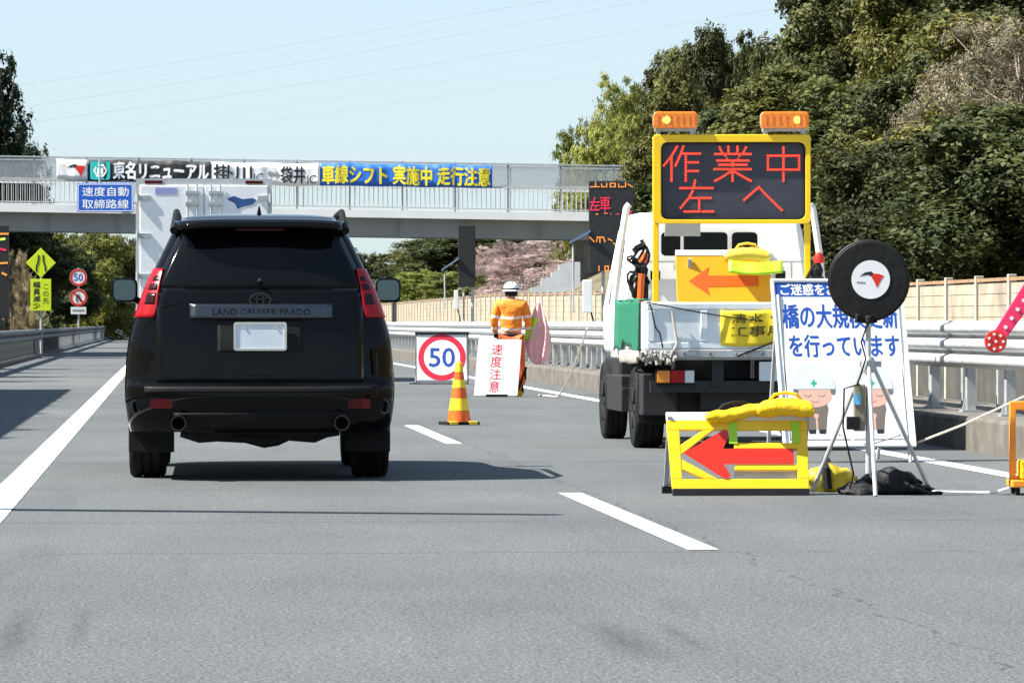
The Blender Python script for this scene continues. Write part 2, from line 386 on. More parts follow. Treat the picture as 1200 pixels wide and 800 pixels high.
# ---- low barrier of boarded panels behind the median
M_board = mat('weathered cream boards', (0.33, 0.285, 0.21), 0.75, var=0.25, scale=2.5, dirt=0.85)
M_board2 = mat('weathered white post', (0.42, 0.38, 0.31), 0.6, var=0.15, scale=4, dirt=0.4)
M_rust = mat('rusty brown steel', (0.28, 0.17, 0.09), 0.7, var=0.35, scale=5)
r = thing('panel_barrier', 'low barrier of weathered cream panels and pale posts along the foot of the wooded slope', 'barrier', RD(7.1, 0, 0), TH)
b = MB(); b2 = MB(); b3 = MB(); b4 = MB(); T0, T1, ST = 34.0, 330.0, 2.2
nn = int((T1 - T0) / ST); firstp = None
def DT(t): return 0.32 * max(0, min(1, (t - 70) / 70))
for k in range(nn):
    t = T0 + ST * k
    for j in range(7):                              # seven horizontal planks with open joints
        z0 = 0.62 + DT(t) + j * 0.137; b.box(0.0, 0.03 + 0.006 * (j % 2), t + 0.07, t + ST - 0.07, z0, z0 + 0.13)
    b2.box(-0.02, 0.06, t + 0.07, t + ST - 0.07, 1.585 + DT(t), 1.625 + DT(t)); b4.box(-0.02, 0.06, t + 0.07, t + ST - 0.07, -0.04, 0.61 + DT(t))
    if k < 98:
        if firstp is None: firstp = MB().box(-0.03, 0.07, -0.05, 0.05, -0.34, 1.66).build('post', M_board2, r, bevel=0.008); o = firstp
        else: o = firstp.copy(); COL.objects.link(o); o.parent = r
        o.location = (0, t, DT(t))
    else: b3.box(-0.03, 0.07, t - 0.05, t + 0.05, -0.04, 1.66 + DT(t))
b.build('panel', M_board, r); b2.build('top_rail', M_rust, r); b4.build('plinth', mat('dark plinth concrete', (.05, .05, .042), .9, var=.4, scale=2, bump=.3), r); kind(b3.build('post', M_board2, r), 'stuff')  # plinth in a dark tone, so the gap below the guardrail beam looks dark

# ---- the overpass with its railings
BY = 200.0
M_girder = mat('grey girder paint', (0.23, 0.25, 0.26), 0.6, var=0.12, scale=0.6, dirt=0.35)
M_fascia = mat('pale grey fascia paint', (0.66, 0.68, 0.68), 0.55, var=0.06, scale=0.7, dirt=0.2)
M_net = mat('grey mesh screen', (0.25, 0.28, 0.30), 0.6, var=0.1, alpha=0.24)
M_rail = mat('grey white railing paint', (0.40, 0.41, 0.41), 0.5, var=0.12, scale=2, dirt=0.3)
SL = -0.0165                                         # fall to the right
br = thing('road_overpass', 'grey girder overpass with white railings spanning the whole motorway', 'bridge', (X(300, BY), BY, 0), R(-1.5))
DZ = Z(244, BY)                                      # deck top
def bz(x): return DZ + SL * x
def bslab(b, x0, x1, y0, y1, dz0, dz1):
    b.hexa([(x0, y0, bz(x0) + dz0), (x1, y0, bz(x1) + dz0), (x1, y1, bz(x1) + dz0), (x0, y1, bz(x0) + dz0), (x0, y0, bz(x0) + dz1), (x1, y0, bz(x1) + dz1), (x1, y1, bz(x1) + dz1), (x0, y1, bz(x0) + dz1)])
XL, XR = -26.0, 24.0
b = MB(); bslab(b, XL, XR, 0.0, 4.2, -0.32, 0.0); b.build('deck', M_fascia, br)
b = MB()
for yy in (0.55, 3.2): bslab(b, XL, XR, yy, yy + 0.45, -1.12, -0.325); 
bslab(b, XL, XR, 1.0, 3.2, -0.95, -0.85)
for k in range(16): bslab(b, XL + 2 + k * 3, XL + 2.04 + k * 3, 0.42, 0.55, -1.1, -0.33)
b.build('girder', M_girder, br)
for yy in (0.12, 4.0):
    b = MB(); n = 0
    bslab(b, XL, XR, yy - 0.03, yy + 0.03, 1.02, 1.09); bslab(b, XL, XR, yy - 0.025, yy + 0.025, 0.10, 0.15)
    x = XL
    while x < XR:
        bslab(b, x, x + 0.024, yy - 0.012, yy + 0.012, 0.15, 1.02); x += 0.2
    b.build('railing', M_rail, br)
    b = MB(); bslab(b, XL, XR, yy + 0.05, yy + 0.06, 1.15, 2.02); b.build('mesh_screen', M_net, br)
    b = MB(); bslab(b, XL, XR, yy + 0.03, yy + 0.08, 2.02, 2.08); bslab(b, XL, XR, yy + 0.03, yy + 0.08, 1.11, 1.15); b.build('top_rail', M_galvm, br)
    x = XL + 0.7
    while x < XR:
        b = MB(); bslab(b, x, x + 0.075, yy + 0.062, yy + 0.14, 0.0, 2.12); b.build('post', M_galvm, br); x += 2.25
for x0 in (-22.0, 13.5):
    b = MB(); b.box(x0, x0 + 2.4, 0.6, 3.6, -0.05, bz(x0) - 1.13); b.build('pier', M_conc, br)
BM = Matrix.Translation(br.location) @ Matrix.Rotation(R(-1.5), 4, 'Z')
def bx_local(px): return (px - 300) * BY / F
def banner(label, px0, px1, dz0, dz1, colr):
    x0, x1 = bx_local(px0), bx_local(px1); p = BM @ Vector((x0, -0.02, bz(x0)))
    t = thing('banner', label, 'banner', p, R(-1.5), 'banners along the overpass fence')
    w = x1 - x0; rs = random.Random(int(px0))
    ph = rs.random() * 6
    fn = lambda q: (q[0], q[1] + 0.024 * math.sin(q[0] * 4.3 + ph) + 0.008 * math.sin(q[0] * 13 + q[2] * 1.0), q[2] + SL * q[0] - 0.05 * abs(math.sin(q[0] * 2.9 / 2 + ph)))
    b = MB(); n = max(6, int(w * 16)); b.grid(lambda a, c: fn((w * a, 0, dz0 + (dz1 - dz0) * c)), n, 4); b.build('cloth', colr, t, solid=0.012, smooth=True)
    for x in [0.04] + [k * 2.2 for k in range(1, int(w / 2.2) + 1)]:
        pass
    return t, w, fn
M_bblack = mat('black banner cloth', (0.02, 0.02, 0.022), 0.6, var=0.15); M_bblue = mat('blue banner cloth', (0.015, 0.13, 0.55), 0.55, var=0.1)
M_yink = mat('yellow ink', (0.85, 0.72, 0.02), 0.5, var=0.04); M_wink = mat('white ink', (0.82, 0.83, 0.84), 0.5, var=0.03); M_teal = mat('teal ink', (0.02, 0.42, 0.40), 0.5, var=0.05)
ZA, ZB = 1.10, 1.99
t, w, fn = banner('white banner with a black and red bird emblem, leftmost on the overpass fence', 66, 102, ZA + .03, ZB, M_sign)
def emblem(parent, cx, cz, s, y, fn=None):           # black wing and red wedge
    f = lambda P: [(cx + a * s, cz + c * s) for a, c in P]
    b = MB(); b.prism(f([(-0.5, 0.12), (-0.28, 0.30), (-0.02, 0.36), (0.12, 0.26), (0.2, 0.05), (0.02, 0.14), (-0.14, 0.2), (-0.3, 0.17)]), y, y - 0.001)
    if fn:
        for v in b.bm.verts: v.co = Vector(fn(v.co))
    b.build('emblem_wing', M_ink, parent)
    b = MB(); b.prism(f([(-0.02, 0.15), (0.13, 0.28), (0.34, 0.27), (0.55, 0.21), (0.42, -0.02), (0.28, -0.34), (0.15, -0.08)]), y - 0.0003, y - 0.0012)
    if fn:
        for v in b.bm.verts: v.co = Vector(fn(v.co))
    b.build('emblem_wedge', M_red, parent)
emblem(t, w * 0.62, (ZA + ZB) / 2 - 0.02, w * 0.6, -0.014, fn)
t, w, fn = banner('black banner with teal icon and big white characters on the overpass fence', 102, 247, ZA, ZB, M_bblack)
b = MB(); b.prism(rrect(0.12, 0.98, ZA + .06, ZB - .05, .08), -.013, -.018)
for v in b.bm.verts: v.co = Vector(fn(v.co))
b.build('icon_panel', M_teal, t)
b = MB(); b.ringprism(circ(0.55, (ZA + ZB) / 2, .3, n=6), circ(0.55, (ZA + ZB) / 2, .22, n=6), -.018, -.023); b.box(.42, .68, -.024, -.019, ZA + .3, ZA + .55)
for v in b.bm.verts: v.co = Vector(fn(v.co))
b.build('icon', M_wink, t)
text('東名リニューアル', 1.12, w - .1, ZA + .08, ZB - .08, -.026, M_wink, t, .035, fn=fn)
t, w, fn = banner('white banner reading two interchange names in black beside the blue one', 247, 374, ZA - .09, ZB - .03, M_sign)
text('掛川', .12, 1.75, ZA + .05, ZB - .14, -.026, M_ink, t, .02, fn=fn); text('IC', 1.85, 2.25, ZA + .02, ZA + .4, -.026, M_ink, t, 0, fn=fn)
b = MB(); cz = ZA + .38
b.prism([(2.4, cz), (2.58, cz + .16), (2.58, cz + .06), (2.77, cz + .06), (2.77, cz + .16), (2.95, cz), (2.77, cz - .16), (2.77, cz - .06), (2.58, cz - .06), (2.58, cz - .16)], -.024, -.028)
for v in b.bm.verts: v.co = Vector(fn(v.co))
b.build('double_arrow', M_girder, t)
text('袋井', 2.98, 4.02, ZA + .02, ZB - .14, -.026, M_ink, t, .02, fn=fn); text('IC', 4.12, 4.5, ZA, ZA + .36, -.026, M_ink, t, 0, fn=fn)
t, w, fn = banner('long blue banner with yellow characters in the middle of the overpass fence', 375, 577, ZA - .05, ZB + .02, M_bblue)
text('車線シフト 実施中 走行注意', .1, w - .1, ZA + .03, ZB - .07, -.026, M_yink, t, .03, fn=fn)
# blue hanging sign
x0 = bx_local(91); p = BM @ Vector((x0, -0.35, 0)); t = thing('speed_camera_sign', 'blue rectangular sign with two rows of white characters hung on the overpass railing', 'road sign', (p.x, p.y, 0), R(-1.5))
w = 66 * BY / F; z1 = Z(215, BY); z0 = Z(248.5, BY)
MB().box(0, w, 0, .05, z0, z1).build('panel', M_blue, t, bevel=.02)
MB().ringprism(rrect(.03, w - .03, z0 + .03, z1 - .03, .06), rrect(.06, w - .06, z0 + .06, z1 - .06, .05), -.004, .001).build('border', M_wink, t)
text('速度自動', .22, w - .2, (z0 + z1) / 2 + .06, z1 - .16, -.003, M_wink, t, .01); text('取締路線', .22, w - .2, z0 + .14, (z0 + z1) / 2 - .08, -.003, M_wink, t, .01)
MB().tube([(.95, .1, z1 - .9), (.95, .1, z1 + 1.05)], .045).build('hanger', M_galvm, t)
# stepped grey wall beyond the overpass... on the slope side
P = [(608, 358), (608, 347), (622, 344), (622, 337), (634, 335), (634, 327), (646, 324), (646, 319), (655, 317), (655, 310), (667, 307), (680, 307), (680, 358)]
DW = 182.0; t = thing('stepped_wall', 'pale grey concrete wall with a stepped top below the overpass', 'wall', (X(645, DW), DW, 0), 0)
b = MB(); b.prism([(X(a, DW) - X(645, DW), Z(c, DW) if c < 355 else -0.05) for a, c in P], 0, 1.2); b.build('wall', mat('pale grey concrete', (.56, .60, .63), .8, var=.12, scale=1.2, bump=.15, dirt=.3), t)
# thin overhead wires across the sky
M_wire = mat('dull aluminium cable', (.26, .29, .32), .8, 0)
for k, (ya, yb) in enumerate(((99, 3), (125, 24), (144, 55), (112, 14), (163, 78), (178, 96))):
    d = 420.0; b = MB(); P = []
    for i in range(25):
        a = i / 24; px = -120 + 1500 * a; y = ya + (yb - ya) * ((px - 32) / 600) - 8 * math.sin(math.pi * (px - 32) / 600) * -0.35; P.append((X(px, d), d, Z(y, d)))
    b.tube(P, 0.013 if k < 3 else .008, 5)
    tag(b.build('power_line', M_wire), ['uppermost thin power line crossing the pale sky', 'second thin power line from the top of the sky', 'lowest of the three clear power lines in the sky', 'faint power line close under the uppermost one', 'faint power line just below the three clear ones', 'lowest faint power line above the overpass'][k], 'power line', 'power lines in the sky')
# ================================================================ TREES
rng = np.random.default_rng(11)
def leaf_mesh(name, centers, normals, size, tint, m, aspect=0.5, droop=None):
    n = len(centers); nrm = normals / (np.linalg.norm(normals, axis=1, keepdims=True) + 1e-9)
    rnd = rng.normal(size=(n, 3)); 
    if droop is not None: rnd = rnd * 0.5 + droop
    a = np.cross(nrm, rnd); a /= np.linalg.norm(a, axis=1, keepdims=True) + 1e-9
    c = np.cross(nrm, a)
    s = (size * (0.6 + 0.8 * rng.random(n)))[:, None] if np.ndim(size) else (size * (0.6 + 0.8 * rng.random(n)))[:, None]
    v = np.stack([centers - c * s, centers + a * s * aspect + nrm * s * .12, centers + c * s, centers - a * s * aspect + nrm * s * .12], 1).reshape(-1, 3)
    me = bpy.data.meshes.new(name); me.vertices.add(4 * n); me.vertices.foreach_set('co', v.ravel())
    me.loops.add(4 * n); me.loops.foreach_set('vertex_index', np.arange(4 * n)); me.polygons.add(n); me.polygons.foreach_set('loop_start', np.arange(0, 4 * n, 4))
    at = me.attributes.new('tint', 'FLOAT', 'POINT'); at.data.foreach_set('value', np.repeat(tint, 4))
    me.materials.append(m); me.update(); me.validate(); return me
def crown_pts(n, nl, lean=0.0, flat=1.0, z0=0.1, shape='round'):
    """n leaf centres over nl lobes filling a crown of height 1 (z 0..1) and radius about 0.4; smaller tufts break up each lobe"""
    C = []; N = []; T = []
    lob = []
    for i in range(nl):
        z = z0 + (0.93 - z0) * (i + rng.random()) / nl
        q = (z - z0) / (1 - z0)
        if shape == 'round': rad = 0.40 * math.sqrt(max(0.02, 1 - (2 * q - 0.9) ** 2 * 0.75))
        elif shape == 'cone': rad = 0.34 * (1.03 - q)
        else: rad = 0.25 + 0.12 * math.sin(q * 3)
        a = rng.random() * 6.283; rr = rad * (0.45 + 0.5 * rng.random()); lr = (0.11 + 0.10 * rng.random()) * (1 - 0.35 * q)
        lob.append((np.array([math.cos(a) * rr, math.sin(a) * rr, z]), lr, rng.random()))
    w = np.array([l[1] ** 2 for l in lob]); w /= w.sum()
    cnt = (w * n).astype(int)
    for (c, lr, tn), k in zip(lob, cnt):
        tuf = max(6, k // 60); td = rng.normal(size=(tuf, 3)); td[:, 2] += 0.35; td /= np.linalg.norm(td, axis=1, keepdims=True)
        tr = lr * (0.55 + 0.6 * rng.random(tuf)); ids = rng.integers(0, tuf, k)
        off = rng.normal(size=(k, 3)) * lr * 0.13
        p = c + td[ids] * tr[ids, None] * np.array([1, 1, 0.8]) + off
        C.append(p); N.append(td[ids] + rng.normal(size=(k, 3)) * 0.55 + np.array([0, 0, 0.35])); T.append(np.clip(0.15 + 0.5 * tn + 0.25 * rng.random(tuf)[ids] + 0.25 * (rng.random(k) - .5), 0, 1))
    return np.concatenate(C), np.concatenate(N), np.concatenate(T)
M_bark = mat('bark', (.10, .08, .06), .9, var=.35, scale=9, bump=.4)
M_barkp = mat('pale twig bark', (.30, .24, .20), .9, var=.3, scale=9)
L_dark = leafmat('dark evergreen leaves', (.008, .016, .004), (.092, .098, .031))
L_olive = leafmat('olive evergreen leaves', (.018, .025, .005), (.165, .150, .038))
L_bamb = leafmat('bamboo leaves', (.075, .090, .016), (.31, .285, .07), .3)
L_fresh = leafmat('yellow green leaves', (.07, .095, .016), (.27, .275, .065), .35)
L_pink = leafmat('pale pink blossom and twigs', (.17, .12, .11), (.50, .385, .37), .25)
L_tan = leafmat('grey tan bare twigs', (.075, .06, .04), (.23, .19, .135), .1)
L_dry = leafmat('dry straw grass', (.20, .15, .08), (.48, .38, .23), .3)
L_con = leafmat('dark conifer needles', (.010, .022, .010), (.04, .06, .025), .1)
def trunk(h, r0, nb, seed, spread=.3, m=M_bark, parent=None):
    rs = random.Random(seed); b = MB(); P = [(0, 0, -0.06)]; x = y = 0
    for i in range(1, 7): x += rs.uniform(-.03, .03); y += rs.uniform(-.03, .03); P.append((x, y, h * i / 6))
    b.tube(P, [r0 * (1 - .8 * i / 6) for i in range(7)], 7)
    for k in range(nb):
        q = P[rs.randint(1, 5)]; a = rs.random() * 6.28; l = spread * rs.uniform(.6, 1.1)
        b.tube([q, (q[0] + math.cos(a) * l * .5, q[1] + math.sin(a) * l * .5, q[2] + .08), (q[0] + math.cos(a) * l, q[1] + math.sin(a) * l, q[2] + .1 + rs.random() * .15)], [r0 * .4, r0 * .25, r0 * .08], 5)
    return b
PROTO = {}
def proto(key, name, cat, n, nl, size, m, asp=.5, shape='round', z0=.1, droop=None, bark=M_bark, bare=0):
    root = thing(name, 'tree', cat, (0, -400, 0))
    C, N, T = crown_pts(n, nl, z0=z0, shape=shape)
    if shape == 'plume':                             # bamboo culms arching out
        pass
    cr = bpy.data.objects.new('crown', leaf_mesh('crown', C, N, size, T, m, asp, droop)); COL.objects.link(cr); cr.parent = root
    trunk(.85, .022, 16 + bare, hash(key) % 1000 if False else len(key) * 37 + n % 91, .09 if shape == 'cone' else .3, bark, root).build('trunk', bark, root, smooth=True)
    PROTO[key] = [root, 0]
proto('d1', 'evergreen_tree', 'tree', 80000, 40, .0118, L_dark, z0=.3)
proto('d2', 'evergreen_tree', 'tree', 80000, 34, .0118, L_dark, z0=.24)
proto('o1', 'evergreen_tree', 'tree', 76000, 38, .0112, L_olive, z0=.2)
proto('o2', 'evergreen_tree', 'tree', 70000, 30, .0118, L_olive, z0=.2)
proto('b1', 'bamboo_clump', 'bamboo', 30000, 44, .016, L_bamb, .22, 'plume', .15, np.array([0, 0, -1.2]))
proto('f1', 'young_tree', 'tree', 34000, 36, .0125, L_fresh, .5)
proto('t1', 'bare_tree', 'tree', 60000, 50, .011, L_tan, .16, z0=.1, bark=M_barkp, bare=40)
proto('p1', 'bare_shrub', 'shrub', 64000, 44, .0105, L_pink, .22, z0=.03, bark=M_barkp, bare=30)
proto('g1', 'dry_grass', 'dry grass', 9000, 24, .05, L_dry, .06, 'plume', .05, np.array([0, 0, .2]), bark=M_barkp)
proto('c1', 'conifer_tree', 'tree', 26000, 60, .018, L_con, .3, 'cone', .08)
def tree(key, px, d, ytop, wf, label, group, base=None):
    root, n = PROTO[key]; x = X(px, d); z = hz(x, d) if base is None else base; H = max(.8, Z(ytop, d) - z)
    W = wf / .84                                     # wf: crown width in metres
    loc = (x, d, z - .05); rz = random.random() * 6.28; s = (W, W, H * 1.03)
    if n == 0: root.location = loc; root.rotation_euler = (0, 0, rz); root.scale = s; root['label'] = label; o = root
    else: o = dup(root, loc, rz, label, s)
    o['group'] = group; PROTO[key][1] += 1; return o
GB = 'evergreen trees on the wooded bank to the right'
# foot of the bank, just behind the panel barrier (px, depth, top row, width, key)
foot = [(1235, 71, 128, 5.0, 'd1', 'dark tree at the right frame edge just behind the panel barrier'),
        (1160, 75, 150, 4.6, 'd2', 'dark rounded tree behind the barrier above the red signal arm'),
        (1085, 81, 175, 4.4, 'd1', 'dark tree behind the barrier just right of the black round disc'),
        (1015, 88, 190, 4.6, 'd2', 'dark tree rising from the barrier directly above the black round disc'),
        (945, 96, 150, 4.8, 'o2', 'olive tree at the foot of the bank beside the right amber beacon'),
        (870, 106, 170, 5.2, 'd1', 'dark tree directly behind the big message board'),
        (815, 118, 160, 4.0, 'o1', 'olive tree behind the left half of the message board')]
mid = [(1210, 92, 30, 5.6, 'o2', 'olive tree halfway up the bank at the right frame edge'),
       (1130, 98, 70, 5.6, 'd2', 'dark tree halfway up the bank above the red signal arm'),
       (1050, 104, 105, 5.4, 'd1', 'dark tree halfway up the bank above the message disc'),
       (975, 112, 92, 5.8, 'o1', 'olive tree halfway up the bank right of the amber beacons'),
       (900, 122, 112, 5.6, 'd2', 'dark tree halfway up the bank between the two amber beacons'),
       (835, 134, 105, 4.6, 'o2', 'olive tree halfway up the bank above the left amber beacon')]
top = [(1215, 118, -60, 7.0, 'd1', 'tall dark tree on the crest of the bank in the top right corner'),
       (1120, 124, -45, 5.6, 'o2', 'tall olive tree on the crest left of the pinkish bare tree'),
       (1045, 132, -60, 6.4, 'd2', 'tall dark tree on the crest cut by the top of the frame'),
       (995, 142, -40, 5.2, 'd1', 'tall dark tree standing at the left end of the crest against the sky'),
       (905, 156, 62, 3.2, 'd2', 'mid height dark tree against the sky left of the tall crest'),
       (848, 172, 42, 3.4, 'd1', 'slender dark tree top against the sky above the message board'),
       (803, 188, 74, 3.4, 'o1', 'olive tree against the sky above the left amber beacon')]
for a in foot + mid + top: tree(a[4], a[0], a[1], a[2], a[3], a[5], GB)
tree('t1', 1192, 87, 26, 3.6, 'leafless grey tan tree high on the bank near the top right corner', 'bare tan trees on the bank')
tree('t1', 1122, 95, 80, 2.4, 'small grey tan bare tree among the dark evergreens left of the taller bare tree', 'bare tan trees on the bank')
# beyond the overpass, right
tree('b1', 745, 226, 96, 6.0, 'tall pale bamboo clump left of the message board rising over the overpass', 'bamboo beyond the overpass')
tree('b1', 712, 222, 140, 4.8, 'low pale bamboo clump at the left end of the wooded bank over the overpass', 'bamboo beyond the overpass')
tree('b1', 778, 216, 122, 5.0, 'pale bamboo clump directly left of the left amber beacon', 'bamboo beyond the overpass')
tree('f1', 682, 232, 148, 3.2, 'thin pale green tree top sticking out left of the bamboo', 'small trees beyond the overpass')
tree('o1', 782, 236, 78, 5.0, 'olive tree behind the bamboo against the sky', GB)
tree('d2', 822, 226, 62, 5.0, 'dark tree behind the bamboo and message board', GB)
ORD = ['first', 'second', 'third', 'fourth', 'fifth', 'sixth', 'seventh', 'eighth', 'ninth', 'tenth']
for row, (d0, n_, y0, y1, w_, nm) in enumerate(((256, 10, 286, 279, 3.5, 'back row'), (238, 10, 306, 292, 3.2, 'middle row'), (222, 9, 328, 312, 2.8, 'front row'))):
    for k in range(n_):
        a = k / (n_ - 1); px_ = 574 + (row * 6) + a * (122 - row * 10)
        tree('p1', px_, d0 + 5 * math.sin(k * 2.3), y0 + (y1 - y0) * a + 6 * math.sin(k * 1.9 + row), w_ * (1 + .15 * math.sin(k * 3.1)), '%s pink shrub from the left in the %s under the overpass' % (ORD[k], nm), 'pink blossoming shrubs on the slope')
for a in ((560, 262, 276, 8.5, 'd2', 'dark green tree under the overpass behind the grey sign back'), (532, 282, 284, 7.5, 'o1', 'olive tree left of the grey sign back under the overpass'), (507, 305, 298, 6.5, 'd1', 'dark tree on the slope at the right edge of the sky gap'), (484, 330, 320, 6.0, 'o2', 'olive tree at the low end of the slope in the sky gap'), (515, 248, 318, 6, 'f1', 'bright green bush above the panel barrier right of the car mirror'), (542, 236, 322, 5, 'f1', 'bright green bush beside the grey sign pole'), (488, 270, 328, 6, 'o2', 'low olive bush near the right door mirror of the car'), (462, 300, 330, 6, 'd1', 'low dark bush just above the right door mirror')):
    tree(a[4], a[0], a[1], a[2], a[3], a[5], 'trees on the slope under the overpass')
for k, (px, d, y) in enumerate(((424, 560, 300), (408, 520, 292), (446, 620, 326), (466, 660, 328))):
    tree(('d1', 'c1')[k % 2], px, d, y, 11, ['far dark tree right of the car roof under the overpass', 'far dark tree touching the car roof corner', 'far low tree in the sky gap beside the car mirror', 'farthest tree in the middle of the sky gap'][k], 'far trees beyond the overpass', 0)
# left of the road
tree('c1', -2, 262, 72, 6.6, 'tall dark conifer at the left frame edge above the overpass', 'dark conifers on the left')
tree('c1', 30, 268, 165, 5.0, 'short dark conifer beside the tall one above the overpass', 'dark conifers on the left')
tree('c1', -50, 258, 60, 7, 'dark conifer just outside the left frame edge', 'dark conifers on the left')
GL = 'trees under the left end of the overpass'
for a in ((98, 300, 272, 7.0, 'f1', 'yellow green tree under the overpass behind the speed limit disc'), (128, 318, 278, 6.5, 'o1', 'olive tree under the overpass beside the white lorry'), (62, 290, 290, 6, 'd1', 'dark tree behind the yellow diamond sign'), (20, 262, 282, 6.5, 'd2', 'dark tree behind the dry grass at the left'), (150, 345, 300, 6, 'd2', 'dark tree low behind the left car mirror'), (110, 330, 322, 6, 'd1', 'low dark tree behind the two round signs'), (75, 310, 325, 6, 'd2', 'low dark tree behind the yellow plate sign'), (40, 285, 330, 6, 'd1', 'low dark tree left of the yellow plate sign'), (140, 420, 318, 9, 'f1', 'pale green far tree beside the left edge of the lorry'), (165, 470, 320, 10, 'o1', 'far olive tree beyond the left car mirror')):
    tree(a[4], a[0], a[1], a[2], a[3], a[5], GL)
for k, (px, d, y) in enumerate(((14, 180, 292), (28, 192, 312), (2, 172, 300))):
    tree('g1', px, d, y, 1.5, ['tall tan dry grass clump beside the lamp sign at the left', 'shorter tan dry grass clump left of the yellow diamond sign', 'tan dry grass clump at the left frame edge'][k], 'dry grass clumps', 0)
# shrubs beside the left shoulder, outside the frame: their shade lies on the road
for k, d in enumerate((45, 48.4, 51.8, 55.2, 58.6, 62, 65.4, 68.8, 72.2, 75.6)):
    p = RD(-8.1, d); o = dup(PROTO['d2'][0], (p.x, p.y, -.1), k * 1.3, 'shoulder shrub number %d along the left kerb before the guardrail' % k, (4.4, 4.4, 3.0 + .15 * (k % 3))); o['group'] = 'shrubs along the left shoulder'
    o['label'] = ['nearest', 'second', 'third', 'fourth', 'fifth', 'sixth', 'seventh', 'eighth', 'ninth', 'farthest'][k] + ' evergreen shrub of the row beside the left shoulder'; 
for k, (d, h) in enumerate(((88, 5.6), (95, 5.8), (103, 5.6), (111, 5.8), (146, 8.6), (153, 9), (160, 8.8), (167, 9), (174, 8.6))):
    p = RD(-11.2, d); o = dup(PROTO['d1'][0], (p.x, p.y, hz(p.x, p.y) - .1), k * 1.7, ['nearest', 'second', 'third', 'fourth', 'fifth', 'sixth', 'seventh', 'eighth', 'farthest'][k] + ' evergreen of the row on the left bank', (4.0, 4.0, h)); o['group'] = 'evergreens on the left bank'
for k in range(9):
    p = RD(-9.9, 44.5 + 4 * k); o = dup(PROTO['d2'][0], (p.x, p.y, -.1), k * 2.1, ['nearest', 'second', 'third', 'fourth', 'fifth', 'sixth', 'seventh', 'eighth', 'farthest'][k] + ' taller evergreen of the back row beside the left shoulder', (5.6, 5.6, 5.0)); o['group'] = 'taller shrubs behind the left shoulder'
# undergrowth on both banks, and the far wooded ridge
def scatter(name, n, u0, u1, t0, t1, size, m, lift, tmul=1.0):
    uu = u0 + (u1 - u0) * rng.random(n) ** 1.3; tt = t0 + (t1 - t0) * rng.random(n)
    P = np.array([[*RD(a, c).xy, 0] for a, c in zip(uu, tt)]); P[:, 2] = [hz(p[0], p[1]) for p in P]
    cl = (np.sin(P[:, 0] * 1.7) * np.sin(P[:, 1] * .9) + 1) / 2
    P[:, 2] += lift * rng.random(n) * (0.3 + cl)
    N = rng.normal(size=(n, 3)) + np.array([-.2, -.5, .8])
    o = bpy.data.objects.new(name, leaf_mesh(name, P, N, size, np.clip(cl * .7 + .3 * rng.random(n), 0, 1) * tmul, m, .45)); COL.objects.link(o); kind(o, 'stuff')
    return tag(o, {'dry_brush': 'pinkish brown leafless brush covering the slope beyond the overpass', 'undergrowth': 'low dark undergrowth covering the wooded bank behind the panel barrier', 'ground_cover': 'dark ground cover under the trees left of the road'}[name], 'undergrowth')
scatter('undergrowth', 60000, 8.5, 30, 50, 138, .085, L_dark, 1.0)
scatter('dry_brush', 70000, 8.6, 34, 205, 300, .05, L_pink, .7)
scatter('ground_cover', 26000, -8.8, -26, 100, 430, .2, L_dark, 1.6)
n = 42000; px = rng.random(n) * 700 - 60; d = 760 + 180 * rng.random(n)
ridge = 292 + 12 * np.sin(px * .021) + 8 * np.sin(px * .057 + 1) + 20 * np.exp(-((px - 455) / 42.0) ** 2)
q = rng.random(n) ** .7; C = np.stack([(px - CX) * d / F, d, (CAMH + (HY - ridge) * d / F) * q], 1); C[:, 2] += rng.normal(size=n) * .6
o = bpy.data.objects.new('far_wood', leaf_mesh('far_wood', C, rng.normal(size=(n, 3)) + np.array([-.3, -.8, .6]), .75, rng.random(n), L_dark, .6)); COL.objects.link(o); kind(o, 'stuff'); tag(o, 'far dark wooded ridge closing the valley beyond the overpass', 'wood')
# ================================================================ VEHICLES
def interp(tab, z):
    zs = [r[0] for r in tab]
    out = []
    for k in range(1, len(tab[0])):
        ys = [r[k] for r in tab]; i = max(0, min(len(zs) - 2, sum(1 for q in zs if q <= z) - 1)); h = zs[i + 1] - zs[i]; f = (z - zs[i]) / h; f = max(0, min(1, f))
        def sl(j):
            if j == 0: return (ys[1] - ys[0]) / (zs[1] - zs[0])
            if j == len(zs) - 1: return (ys[-1] - ys[-2]) / (zs[-1] - zs[-2])
            a = (ys[j] - ys[j - 1]) / (zs[j] - zs[j - 1]); c = (ys[j + 1] - ys[j]) / (zs[j + 1] - zs[j])
            return 0 if a * c <= 0 else 2 * a * c / (a + c)
        m0, m1 = sl(i) * h, sl(i + 1) * h
        out.append((2 * f ** 3 - 3 * f * f + 1) * ys[i] + (f ** 3 - 2 * f * f + f) * m0 + (-2 * f ** 3 + 3 * f * f) * ys[i + 1] + (f ** 3 - f * f) * m1)
    return out
M_car = mat('black car paint', (.0022, .0024, .0028), .025, var=.2, scale=3, coat=0, spec=.19)
M_glass = mat('dark privacy glass', (.0025, .003, .004), .04, var=.1, spec=.2)
M_chrome = mat('dark chrome', (.085, .09, .10), .3, 1.0, var=.12, scale=10)
M_chr = mat('chrome', (.7, .7, .7), .12, 1.0, var=.05)
M_tail = mat('red tail lamp lens', (.25, .0025, .006), .22, var=.35, scale=22, coat=.1, spec=.25, emit=(.8, .01, .01), es=.015)
M_taild = mat('dark red lens insert', (.018, .0015, .0025), .12, var=.3, scale=14, spec=.3)
M_lit = mat('lit red lamp', (.8, .03, .03), .2, emit=(1, .06, .04), es=1.6)
M_reflx = mat('dark red reflector', (.07, .003, .005), .3, var=.2, scale=40, spec=.2)
M_plate = mat('pale number plate', (.62, .68, .74), .4, var=.04, scale=12)
